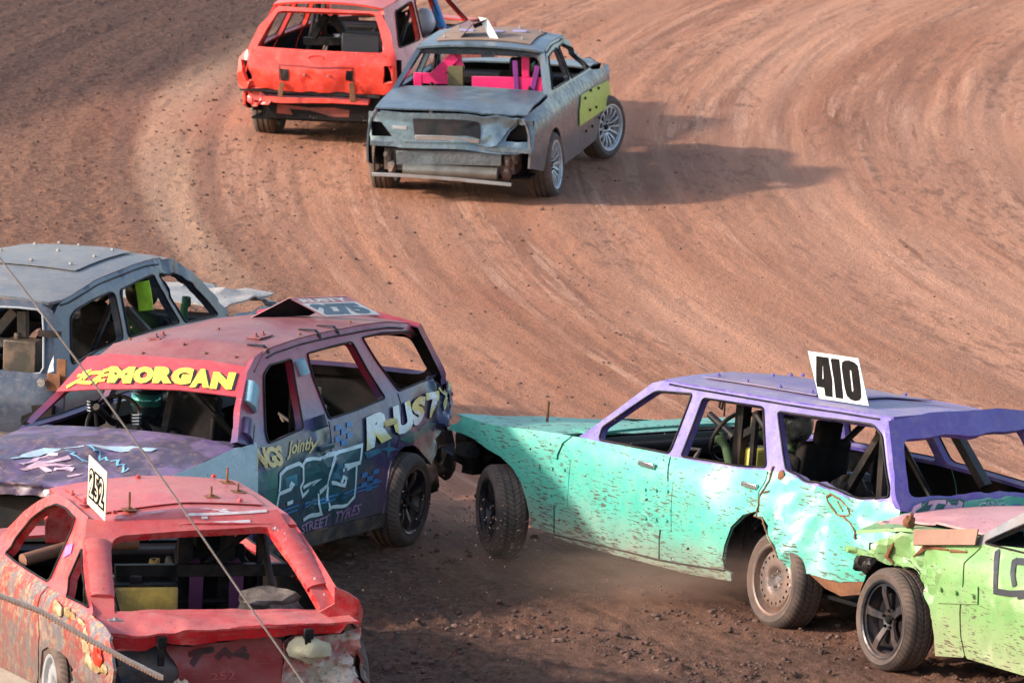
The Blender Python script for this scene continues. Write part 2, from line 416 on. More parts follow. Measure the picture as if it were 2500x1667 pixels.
def hgt(x, y):
    r = np.hypot(x-CX, y-CY); s = np.arctan2(y-CY, -(x-CX))*62
    tr = (fbm(r*2.2, s*.06)-.5)*.055 + (fbm(r*7, s*.25+9)-.5)*.014
    ro = rough_mask(x, y); dm = sm(44.5, 41.5, y)
    lo = (fbm(x*7, y*4.2, 5)-.5)*.035 + (np.clip(fbm(x*19+5, y*13, 3)-.62, 0, 1))*.14
    return tr + lo*(.30+.45*ro+.75*dm)
def make_ground():
    gx = np.concatenate([-np.geomspace(9, 900, 26)[::-1], np.arange(-8.0, 8.01, .035), np.geomspace(9, 900, 26)])
    gy = np.concatenate([-np.geomspace(40, 900, 20)[::-1], np.linspace(-30, 35.6, 24), np.arange(36, 50, .045), np.arange(50, 92, .085), np.geomspace(92.5, 3500, 34)])
    X, Y = np.meshgrid(gx, gy); Z = hgt(X, Y)*((np.abs(X) < 8.2) & (Y > 35.7) & (Y < 92.2))
    for (wx, wy) in CONTACT: Z -= np.exp(-((X-wx)**2+(Y-wy)**2)/.05)*Z
    nx, ny = len(gx), len(gy); co = np.stack([X, Y, Z], -1).reshape(-1, 3).astype(np.float32)
    me = bpy.data.meshes.new('ground'); me.vertices.add(nx*ny); me.vertices.foreach_set('co', co.ravel())
    i = np.arange((ny-1)*nx).reshape(ny-1, nx)[:, :-1].ravel(); q = np.stack([i, i+1, i+nx+1, i+nx], -1).astype(np.int32)
    me.loops.add(q.size); me.loops.foreach_set('vertex_index', q.ravel()); me.polygons.add(len(q))
    me.polygons.foreach_set('loop_start', np.arange(0, q.size, 4, dtype=np.int32)); me.update(calc_edges=True)
    me.polygons.foreach_set('use_smooth', np.ones(len(q), bool))
    ca = me.attributes.new('soil', 'FLOAT_COLOR', 'POINT'); D = np.zeros((nx*ny, 4), np.float32)
    D[:, 0] = dark_soil_mask(X, Y).ravel(); D[:, 1] = rough_mask(X, Y).ravel(); D[:, 2] = np.clip((Z.ravel()+.03)/.08, 0, 1); D[:, 3] = 1
    ca.data.foreach_set('color', D.ravel())
    me.materials.append(groundmat()); o = bpy.data.objects.new('ground', me); COL.objects.link(o); tag(o, kind='structure')
def groundmat():
    m, t, b = nm('track_dirt'); N = NT(t); g = N.n('NewGeometry').outputs['Position']; sp = N.n('SeparateXYZ'); N.l(g, sp.inputs[0])
    x = N.math('SUBTRACT', sp.outputs[0], CX); y = N.math('SUBTRACT', sp.outputs[1], CY)
    r = N.math('SQRT', N.math('ADD', N.math('POWER', x, 2), N.math('POWER', y, 2)))
    s = N.math('MULTIPLY', N.math('ARCTAN2', y, N.math('MULTIPLY', x, -1)), 62)
    cv = N.n('CombineXYZ'); N.l(r, cv.inputs[0]); N.l(s, cv.inputs[1]); tv = cv.outputs[0]
    at = N.n('Attribute', attribute_name='soil'); sc = N.n('SeparateColor'); N.l(at.outputs['Color'], sc.inputs[0]); dark_soil, ro, hh = sc.outputs
    dry = (.44, .182, .098); pale = (.60, .315, .20); mid = (.235, .09, .048); darkest = (.045, .021, .014)
    t1 = N.noise(tv, 1, 5, .6, .2, (2.6, .085, 1)); t2 = N.noise(tv, 1, 4, .65, .1, (6.5, .16, 1)); t3 = N.noise(tv, 1, 4, .7, .2, (22, .6, 1)); gate = N.mapr(N.noise(g, 1.1, 5, .65, 0, (1, .6, 1)), .32, .48)
    lf = N.noise(tv, 1, 3, .5, 0, (.55, .05, 1)); stripe = N.math('MULTIPLY', gate, N.mapr(N.noise(tv, 1, 3, .5, 0, (1.1, .12, 1), (7, 3, 0)), .42, .60))
    c = N.mix(N.mapr(t1, .36, .62), mid, dry); c = N.mix(N.mapr(lf, .42, .62, 0, .55), c, pale); c = N.mix(N.math('MULTIPLY', N.mapr(t2, .54, .60, 0, .75), stripe), c, pale); c = N.mix(N.math('MULTIPLY', N.mapr(t2, .45, .385, 0, .8), stripe), c, mid)
    c = N.mix(N.math('MULTIPLY', N.math('MULTIPLY', N.mapr(t3, .56, .63, 0, .55), stripe), N.math('SUBTRACT', 1, ro)), c, pale)
    c = N.mix(N.math('MULTIPLY', N.math('MULTIPLY', N.mapr(t3, .42, .30, 0, .45), stripe), N.math('SUBTRACT', 1, ro)), c, mid)
    fl = N.math('MULTIPLY', N.mapr(N.noise(tv, 1, 6, .72, .3, (9, 1.6, 1)), .50, .59), N.mapr(N.noise(tv, 1, 3, .5, 0, (1.3, .13, 1), (3, 8, 0)), .44, .58))
    c = N.mix(N.math('MULTIPLY', fl, .75), c, (.19, .085, .052))
    big = N.noise(g, .35, 4); c = N.mix(N.mapr(big, .35, .65, 0, .35), c, (.44, .205, .115))
    gr = N.noise(g, 16, 6, .72, .3, (1, .62, 1)); gf = N.noise(g, 60, 4, .7, 0, (1, .6, 1))
    rc = N.mix(N.mapr(gr, .40, .60), (.12, .05, .03), (.30, .145, .082)); c = N.mix(N.math('MULTIPLY', ro, .85), c, rc)
    c = N.mix(N.mapr(gr, .40, .28, 0, .55), c, (.18, .085, .055))
    c = N.mix(N.mapr(gf, .56, .72, 0, .35), c, (.56, .34, .22)); c = N.mix(N.mapr(gf, .40, .28, 0, .5), c, (.14, .07, .05))
    # the wide swept groove on the outside of the bend
    gx = N.math('SUBTRACT', sp.outputs[0], 59.2); gy = N.math('SUBTRACT', sp.outputs[1], 68.4); rr = N.math('SQRT', N.math('ADD', N.math('POWER', gx, 2), N.math('POWER', gy, 2)))
    wob = N.math('MULTIPLY_ADD', N.noise(tv, 1, 3, .5, 0, (.8, .12, 1)), .35, -.17); dd = N.math('ABSOLUTE', N.math('ADD', N.math('SUBTRACT', rr, 62.75), wob))
    band = N.math('MULTIPLY', N.mapr(dd, .34, .16, 0, .85), N.mapr(sp.outputs[1], 53, 60)); edge = N.math('MULTIPLY', N.mapr(N.math('ABSOLUTE', N.math('SUBTRACT', dd, .45)), .16, .02, 0, .5), N.mapr(sp.outputs[1], 53, 60))
    c = N.mix(edge, c, (.19, .095, .065)); c = N.mix(band, c, (.46, .26, .16))
    wc = N.mix(N.mapr(gr, .38, .62), darkest, (.125, .061, .041)); c = N.mix(N.math('MULTIPLY', dark_soil, N.mapr(t1, .3, .7, 1, .72)), c, wc)
    c = N.mix(N.mapr(N.noise(g, 45, 2, .5), .71, .75, 0, .8), c, (.06, .03, .022))
    c = N.mix(N.mapr(N.noise(g, 38, 2, .5, 0, (1, 1, 1), (9, 4, 2)), .725, .75, 0, .6), c, (.70, .58, .48))
    N.l(c, b.inputs['Base Color']); b.inputs['Roughness'].default_value = .92; b.inputs['Specular IOR Level'].default_value = .25
    N.bump(N.math('ADD', N.math('MULTIPLY', gr, .8), N.math('ADD', N.math('MULTIPLY', gf, .35), N.math('MULTIPLY', t3, .12))), .9, .035, b)
    return m
# ---------------------------------------------------------------- car bodies
POSE = dict(
    grey=(-.2398, 64.4661, 1.3924, -.0234, -.0075), orange=(-1.4831, 68.4067, 1.3416, -.0202, -.0106),
    taxi=(-3.134, 47.7808, 1.2554, .0059, -.0011), joe=(-2.0088, 43.5668, 4.2902, -.0045, .0095),
    r252=(-2.1216, 39.0742, 1.8524, .0218, .0143), teal=(1.5508, 43.4897, 2.2687, -.0305, .0354),
    green=(3.7937, 40.0747, 2.1815, -.0108, .007))
CONTACT = []
def V3(*a): return Vector(a)
def mkbend(dents=(), crumps=(), amp=.005):
    def f(p):
        q = Vector(p); s = Vector(p)*1.9
        q += noise.noise_vector(s)*amp
        for c, r, v in dents:
            d = (Vector(p)-Vector(c)).length/r
            if d < 1: q += Vector(v)*(1-d*d)**2
        for c, r, a, fr in crumps:
            d = (Vector(p)-Vector(c)).length/r
            if d < 1:
                w = min(1, (1-d)*2.2); s = Vector(p)*fr
                n = noise.noise_vector(s); n2 = noise.noise_vector(s*2.3+Vector((9, 3, 1)))
                vd = noise.voronoi(s*1.25)[0]; cr = (vd[1]-vd[0])-.35
                q += (Vector((n.x+.5*abs(n2.x), n.y+.5*n2.y, n.z+.5*n2.z)) + Vector((cr, cr*(1 if p[1] > 0 else -1), cr*.4))*1.1)*a*w*.85
        return q
    return f
class Car:
    def __init__(s, key, name, label, cat, group='banger cars racing on the dirt track', belt=.92, roof=1.38, yb=.775, yr=.61, W=.872, bend=None, nose_t=.09, group_on=True):
        x, y, yaw, tp, tr = POSE[key]; s.mat = Matrix.Translation((x, y, 0)) @ rotm(yaw, tp, tr)
        s.root = empty(name, s.mat); tag(s.root, label, cat, group if group_on else None)
        k = W/.872
        s.tab = [(0, .80*k), (.2, .845*k), (.36, .868*k), (.52, .875*k), (.70, .866*k), (.82, .838*k), (belt-.02, yb+.012), (belt+.03, yb-.008), (roof, yr), (roof+.1, yr-.07)]
        s.bend = bend or mkbend(); s.nt = nose_t; s.belt = belt
    def ys(s, x, z):
        y = (lerpt(s.tab, z-.03)+lerpt(s.tab, z)+lerpt(s.tab, z+.03))/3
        e = max(0, abs(x)-1.25); return y - s.nt*min(1.5, e)**2
    def side(s, g, off=0): return lambda x, z: (x, g*(s.ys(x, z)+off), z)
    def trs(s, g, c, pts, off=0):
        out = []
        for a, b in pts:
            p = hit(s.mat, c, a, b, lambda q: g*q.y-s.ys(q.x, q.z)-off); out.append((p.x, p.z))
        return out
    def trf(s, c, pts, xf):
        out = []
        for a, b in pts:
            p = hit(s.mat, c, a, b, lambda q: q.x-xf(q.y, q.z)); out.append((p.y, p.z))
        return out
    def trt(s, c, pts, zf):
        out = []
        for a, b in pts:
            p = hit(s.mat, c, a, b, lambda q: (q.z-zf(q.x, q.y))); out.append((p.x, p.y))
        return out
    def seals(s, g, holes, off=.004, r=.007, mat=None):
        for h in holes:
            m = MB(); P = [s.bend(V3(x, g*(s.ys(x, z)+off), z)) for x, z in resample(h, .05)]; m.tube(P+[P[0]], r, 6, cap=False); m.build('window_seal', mat or M['black'], s.root)
    def wp(s, x, y): p = s.mat @ Vector((x, y, 0)); CONTACT.append((p.x, p.y))
    def P(s, name, outline, mp, mat, **k):
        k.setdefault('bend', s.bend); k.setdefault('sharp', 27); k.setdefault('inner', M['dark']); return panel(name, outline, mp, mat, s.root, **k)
    def sidep(s, name, outline, g, mat, **k): return s.P(name, outline, s.side(g), mat, out=(0, g, 0), **k)
def bottom(x0, x1, sill, arches, step=.035):
    n = max(2, int((x1-x0)/step)); pts = []
    for i in range(n+1):
        x = x0+(x1-x0)*i/n; z = lerpt(sill, x)
        for xc, r, wc in arches:
            if abs(x-xc) < r: z = max(z, wc+math.sqrt(r*r-(x-xc)**2))
        pts.append((x, z))
    return pts
def sideout(x0, x1, belt, sill, arches):
    top = [(x0, lerpt(belt, x0))] + [b for b in belt if x0 < b[0] < x1] + [(x1, lerpt(belt, x1))]
    return bottom(x0, x1, sill, arches) + top[::-1]
def std_side(c, g, cuts, belt, sill, arches, mat, names=('rear_wing', 'rear_door', 'front_door', 'front_wing'), step=.08):
    for i, nme in enumerate(names):
        a, b = cuts[i]+(.004 if i else 0), cuts[i+1]-(.004 if i < len(names)-1 else 0)
        c.sidep(nme, sideout(a, b, belt, sill, arches), g, mat, step=step)
def std_green(c, g, mat, base, top, pillars, belt, zt, rail=.07, r=.05, step=.09):
    """base, top: (rear, front) x; pillars: (x at belt, x at rail, width)"""
    bz = lambda x: lerpt(belt, x)
    out = [(base[0], bz(base[0]))]+[(x, z) for x, z in belt if base[0] < x < base[1]]+[(base[1], bz(base[1])), (top[1], zt(top[1])), ((top[0]+top[1])/2, zt((top[0]+top[1])/2)), (top[0], zt(top[0]))]
    out = rnd(out[:-3], .001, 1)+rnd([out[-4]]+out[-3:]+[out[0]], .1)[3:-4] if False else out
    holes = []
    for a, b in zip(pillars, pillars[1:]):
        xb0, xb1, xt0, xt1 = a[0]+a[2]/2, b[0]-b[2]/2, a[1]+a[2]/2, b[1]-b[2]/2
        f = .025; lo0, lo1 = bz(xb0)+f, bz(xb1)+f; hi0, hi1 = zt(xt0)-rail, zt(xt1)-rail
        holes.append(rnd([(xb0, lo0), (xb1, lo1), (xt1, hi1), (xt0, hi0)], r))
    c.sidep('window_frame', out, g, mat, holes=holes, step=step, th=.045, inner=mat); c.seals(g, holes)
def roof(c, mat, xr, xf, zt, crown=.05, step=.09, curve=.05, over=.004, name='roof', th=.02, lab=None, tilt=0):
    Y = lambda x: c.ys(x, zt(x))+over
    n = 12; xs = [xr+(xf-xr)*i/n for i in range(n+1)]
    def zf(x, y): t = min(1, abs(y)/Y(x)); return zt(x)+crown*(1-t**2.6)+.004-abs(tilt)*max(0, y if tilt > 0 else -y)/.6
    m = 8; ft = [(xf+curve*(1-(i/m)**2), Y(xf)*(i/m)) for i in range(-m, m+1)]; rt_ = [(xr-curve*.8*(1-(i/m)**2), Y(xr)*(i/m)) for i in range(-m, m+1)]
    outl = [(x, -Y(x)) for x in xs[1:-1]] + ft + [(x, Y(x)) for x in xs[1:-1]][::-1] + rt_[::-1]
    c.P(name, outl, lambda x, y: (x, y, zf(x, y)), mat, step=step, out=(0, 0, 1), th=th, inner=M['dark'], lab=lab)
    return zf
def deck(c, name, mat, x0, x1, zf, yf, step=.08, bow=(0, 0), th=.015, lab=None, inner=None):
    n = 8; xs = [x0+(x1-x0)*i/n for i in range(n+1)]; m = 8
    ft = [(x1+bow[1]*(1-(i/m)**2), yf(x1)*(i/m)) for i in range(-m, m+1)]; rt_ = [(x0-bow[0]*(1-(i/m)**2), yf(x0)*(i/m)) for i in range(-m, m+1)]
    outl = [(x, -yf(x)) for x in xs[1:-1]] + ft + [(x, yf(x)) for x in xs[1:-1]][::-1] + rt_[::-1]
    return c.P(name, outl, lambda x, y: (x, y, zf(x, y)), mat, step=step, out=(0, 0, 1), th=th, lab=lab, inner=inner or M['dark'])
def bars(c, name, segs, mat, sq=(.05, .05), r=None, bevel=.004, lab=None, parent=None, bend=True):
    for s in segs:
        m = MB(); m.tube(s, r or .02, 10, sq=None if r else sq)
        o = m.build(name, mat, parent or c.root, 38, 0 if r else bevel, bend=c.bend if bend else None)
        if lab: o['label'] = lab
    return o
def bolt(c, p, h=.03, r=.011, mat=None, plate=None):
    m = MB(); p = Vector(p)
    m.tube([p, p+V3(0, 0, h)], r*.5, 8); m.tube([p, p+V3(0, 0, .012)], r*1.25, 6)
    if plate: m.box(p+V3(0, 0, -.001), (plate[0], plate[1], .003))
    return m.build('bolt', mat or M['rust'], c.root)
def interior(c, x0=-1.9, x1=1.9, fl=.26, dash=.85, bulk=.80, hoop=-.45, top=1.30, y=.60, cage=None, tail=None, seat=(-.35, -.36), cagey=.50, archx=(-1.38, 1.40)):
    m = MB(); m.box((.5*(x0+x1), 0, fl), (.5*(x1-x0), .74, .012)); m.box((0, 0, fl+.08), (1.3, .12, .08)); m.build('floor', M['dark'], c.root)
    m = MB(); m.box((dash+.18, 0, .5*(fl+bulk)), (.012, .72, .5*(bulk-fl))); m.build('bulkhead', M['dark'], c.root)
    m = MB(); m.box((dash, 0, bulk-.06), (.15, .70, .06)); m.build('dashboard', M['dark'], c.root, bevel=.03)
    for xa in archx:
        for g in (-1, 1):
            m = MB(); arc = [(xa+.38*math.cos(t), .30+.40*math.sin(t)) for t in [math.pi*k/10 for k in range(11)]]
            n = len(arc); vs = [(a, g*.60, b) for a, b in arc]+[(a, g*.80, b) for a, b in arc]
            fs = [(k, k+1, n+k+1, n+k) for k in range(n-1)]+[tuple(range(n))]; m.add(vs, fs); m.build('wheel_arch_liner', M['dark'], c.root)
    m = MB(); cm = cage or M['black']; cy = cagey
    for g in (-1, 1):
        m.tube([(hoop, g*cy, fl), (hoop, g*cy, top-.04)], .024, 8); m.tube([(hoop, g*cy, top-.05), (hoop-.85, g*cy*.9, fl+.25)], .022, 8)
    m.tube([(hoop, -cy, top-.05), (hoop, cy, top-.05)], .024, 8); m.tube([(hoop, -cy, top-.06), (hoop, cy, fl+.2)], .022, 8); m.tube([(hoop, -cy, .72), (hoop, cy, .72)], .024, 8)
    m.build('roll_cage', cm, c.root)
    if seat:
        sx, sy = seat; m = MB(); m.box((sx+.12, sy, fl+.14), (.24, .22, .05)); m.box((sx-.16, sy, fl+.46), (.045, .21, .33), Matrix.Rotation(R(-10), 3, 'Y')); m.box((sx-.235, sy, fl+.84), (.04, .10, .09), Matrix.Rotation(R(-8), 3, 'Y'))
        for g in (-1, 1): m.box((sx+.02, sy+g*.22, fl+.24), (.24, .025, .10)); m.box((sx-.12, sy+g*.22, fl+.5), (.07, .025, .2), Matrix.Rotation(R(-10), 3, 'Y'))
        m.build('seat', M['fabric'], c.root, bevel=.025)
def clutter(c, seed, x0, x1, z0=.45, z1=.85, yr=.5):
    rs = random.Random(seed)
    gm = plain('grimy_hose', (.05, .05, .055), .5, 0, .4, (.3, .22, .17), .6, 9); br = plain('grimy_metal_box', (.22, .22, .22), .45, .3, .5, (.25, .15, .1), .6, 9)
    for k in range(4):
        a = V3(rs.uniform(x0, x1), rs.uniform(-yr, yr), rs.uniform(z0, z1)); P = [a]
        for j in range(4): P.append(P[-1]+V3(rs.uniform(-.14, .14), rs.uniform(-.16, .16), rs.uniform(-.13, .10)))
        m = MB(); Q = []
        for i in range(len(P)-1):
            for t in (0, .33, .66): Q.append(P[i].lerp(P[i+1], t))
        m.tube(Q, .009+.008*rs.random(), 7); m.build('hose', gm, c.root, 60)
    for k in range(3):
        m = MB(); m.box((rs.uniform(x0, x1), rs.uniform(-yr, yr), rs.uniform(z0, z1)-.05), (rs.uniform(.03, .08), rs.uniform(.04, .09), rs.uniform(.03, .07)), Matrix.Rotation(rs.random()*3, 3, 'Z')); m.build('metal_box', br, c.root, bevel=.008)
def rail_line(c, g, xa, xb, zt, drop=.03, mat=None, r=.006):
    P = [V3(xa+(xb-xa)*i/16, 0, 0) for i in range(17)]; Q = []
    for p in P: z = zt(p.x)-drop; Q.append(c.bend(V3(p.x, g*(c.ys(p.x, z)+.006), z)))
    m = MB(); m.tube(Q, r, 6); m.build('drip_rail', mat or M['black'], c.root, 60)
def steering(c, p, tilt=R(25), r=.175, mat=None):
    w = empty('steering_wheel', Matrix()); w.parent = c.root; w.matrix_local = Matrix.Translation(p) @ Matrix.Rotation(-tilt, 4, 'Y')
    m = MB(); n = 28; m.tube([(0, r*math.cos(2*math.pi*k/n), r*math.sin(2*math.pi*k/n)) for k in range(n+1)], .014, 8, cap=False); m.build('wheel_rim', mat or M['black'], w)
    m = MB()
    for a in (90, 210, 330): m.tube([(0, 0, 0), (0, r*math.cos(R(a)), r*math.sin(R(a)))], 0, sq=(.012, .035))
    m.tube([(0, 0, 0), (.28, 0, 0)], .025, 10); m.tube([(-.02, 0, 0), (.015, 0, 0)], .05, 14); m.build('steering_column', M['black'], w)
def wraps(c, path, w, th, mat, name='pillar_wrap', n=7, lab=None, nrm=(0, 1, 0)):
    """padding or tape wound round a pillar"""
    m = MB(); path = [Vector(p) for p in path]
    P = []; rs = []
    for i in range(n*3+1):
        t = i/(n*3); k = t*(len(path)-1); j = min(int(k), len(path)-2); P.append(path[j].lerp(path[j+1], k-j)); rs.append(w*(1+.035*math.sin(i*2.1)))
    d = (path[-1]-path[0]).normalized(); n_ = Vector(nrm).normalized(); sd = d.cross(n_).normalized(); K = 12; vs = []
    for p, r_ in zip(P, rs):
        for k in range(K):
            a = 2*math.pi*k/K; ca, sa = math.cos(a), math.sin(a); q = 1/max(abs(ca)**3+abs(sa)**3, .01)**(1/3); vs.append(p+sd*r_*ca*q+n_*r_*th*sa*q)
    fs = [(i*K+k, i*K+(k+1) % K, (i+1)*K+(k+1) % K, (i+1)*K+k) for i in range(len(P)-1) for k in range(K)]+[tuple(range(K))[::-1], tuple(range((len(P)-1)*K, len(P)*K))]
    m.add(vs, fs); o = m.build(name, mat, c.root, 45)
    if lab: o['label'] = lab
    return o

# ---------------------------------------------------------------- drivers
def headat(c, crop, x, y, axis, val, lean=0):
    p = hit(c.mat, crop, x, y, lambda q: q[axis]-val); return p - V3(.02+lean, 0, .69)
def driver(c, hip, label, suit, helmet, visor=None, wheelp=(.50, 0, .50), lean=0, trim=None, turn=0, glove=None):
    root = Matrix(c.mat) @ Matrix.Translation(hip)
    v = []; e = []; rad = []
    def a(p, r, frm=None):
        v.append(Vector(p)); rad.append(r)
        if frm is not None: e.append((frm, len(v)-1))
        return len(v)-1
    hp = a((0, 0, .05), .125); be = a((-.01, 0, .20), .115, hp); ch = a((-.02+lean, 0, .40), .135, be); nk = a((0+lean, 0, .535), .06, ch); h0 = a((.02+lean, 0, .62), .075, nk); h1 = a((.03+lean, 0, .70), .085, h0); a((.02+lean, 0, .76), .06, h1)
    wx, wy, wz = wheelp
    for g in (-1, 1):
        sh = a((-.01+lean, g*.17, .465), .066, ch); el = a((wx*.45, g*.26, .26), .045, sh)
        wr = a((wx-.07, wy+g*.165, wz-.03 if g > 0 else wz+.03), .030, el); pm = a((wx-.02, wy+g*.165, wz+.0 if g > 0 else wz+.06), .030, wr)
        bx, by, bz = v[pm]
        for k in range(4):
            o = (k-1.5)*.020; f1 = a((bx+.045, by+g*.012, bz+o), .0105, pm); f2 = a((bx+.058, by-g*.022, bz+o), .0095, f1); a((bx+.030, by-g*.034, bz+o), .008, f2)
        t1 = a((bx+.01, by-g*.03, bz+.03), .011, pm); a((bx+.035, by-g*.036, bz+.035), .009, t1)
        kn = a((.42, g*.13, .16), .072, hp); an = a((.72, g*.12, -.08), .045, kn); a((.84, g*.12, -.03), .036, an)
    me = bpy.data.meshes.new('person'); me.from_pydata([tuple(p) for p in v], e, []); me.materials.append(suit)
    o = bpy.data.objects.new('person', me); COL.objects.link(o); o.matrix_world = root
    sk = o.modifiers.new('skin', 'SKIN'); sk.use_smooth_shade = True
    for i, d in enumerate(me.skin_vertices[0].data): d.radius = (rad[i], rad[i]*(1.15 if i in (1, 2) else 1)); d.use_root = (i == 0)
    sb = o.modifiers.new('s', 'SUBSURF'); sb.levels = 1; sb.render_levels = 1
    tag(o, label, 'person', 'drivers inside the cars')
    hm = MB(); bm = bmesh.new(); bmesh.ops.create_uvsphere(bm, u_segments=28, v_segments=18, radius=1)
    rot = Matrix.Rotation(turn, 3, 'Z'); hc = V3(.02+lean, 0, .70)
    vs = []
    for q in bm.verts:
        p = q.co.copy(); ch_ = max(0, -p.z)*max(0, p.x); p = V3(p.x*(.148+.05*ch_), p.y*.122, p.z*(.142 if p.z > 0 else .15)); vs.append(hc+rot@p)
    fs = [[w.index for w in f.verts] for f in bm.faces]; bm.free(); hm.add(vs, fs)
    ho = hm.build('helmet', helmet, o, 60)
    vm = MB(); V = []; n = 12
    for i in range(n+1):
        t = R(-62+124*i/n)
        for zz in (-.028, .052):
            k = math.sqrt(1-(zz/.145)**2); V.append(hc+rot@V3(math.cos(t)*.156*k, math.sin(t)*.130*k, zz))
    vm.add(V, [(2*i, 2*i+2, 2*i+3, 2*i+1) for i in range(n)]); vo = vm.build('visor', visor or M['visor'], ho); s2 = vo.modifiers.new('s', 'SOLIDIFY'); s2.thickness = .006
    # peak of the helmet
    pk = MB(); V = []
    for i in range(9):
        t = R(-50+100*i/8); V += [hc+rot@V3(math.cos(t)*.14, math.sin(t)*.115, .075), hc+rot@V3(math.cos(t)*.22, math.sin(t)*.11, .085)]
    pk.add(V, [(2*i, 2*i+1, 2*i+3, 2*i+2) for i in range(8)]); po = pk.build('helmet_peak', helmet, ho); s2 = po.modifiers.new('s', 'SOLIDIFY'); s2.thickness = .006
    if trim:
        tm = MB()
        for g in (-1, 1):
            sh, el = V3(-.01+lean, g*.17, .465), V3(wx*.45, g*.26, .26)
            for k in (.25, .6, .85):
                p = sh.lerp(el, k); d = (el-sh).normalized(); tm.lathe([(.058-.012*k, -.006), (.058-.012*k, .006)], 14, Matrix.Translation(p) @ d.to_track_quat('Y', 'Z').to_matrix().to_4x4())
        tm.build('suit_stripe', trim, o)
    if glove:
        gm = MB(); bx, by, bz = wx-.02, wy+.165, wz
        for g in (-1, 1):
            by = wy+g*.165; bz = wz if g > 0 else wz+.06
            for k in range(4):
                z = bz+(k-1.5)*.020; gm.tube([(bx+.01, by+g*.024, z), (bx+.048, by+g*.022, z), (bx+.070, by-g*.01, z)], [.004, .006, .004], 6)
        gm.build('glove_stripe', glove, o)
    return o
M['visor'] = plain('dark_visor', (.015, .015, .02), .12, .1, .1, bump=0)
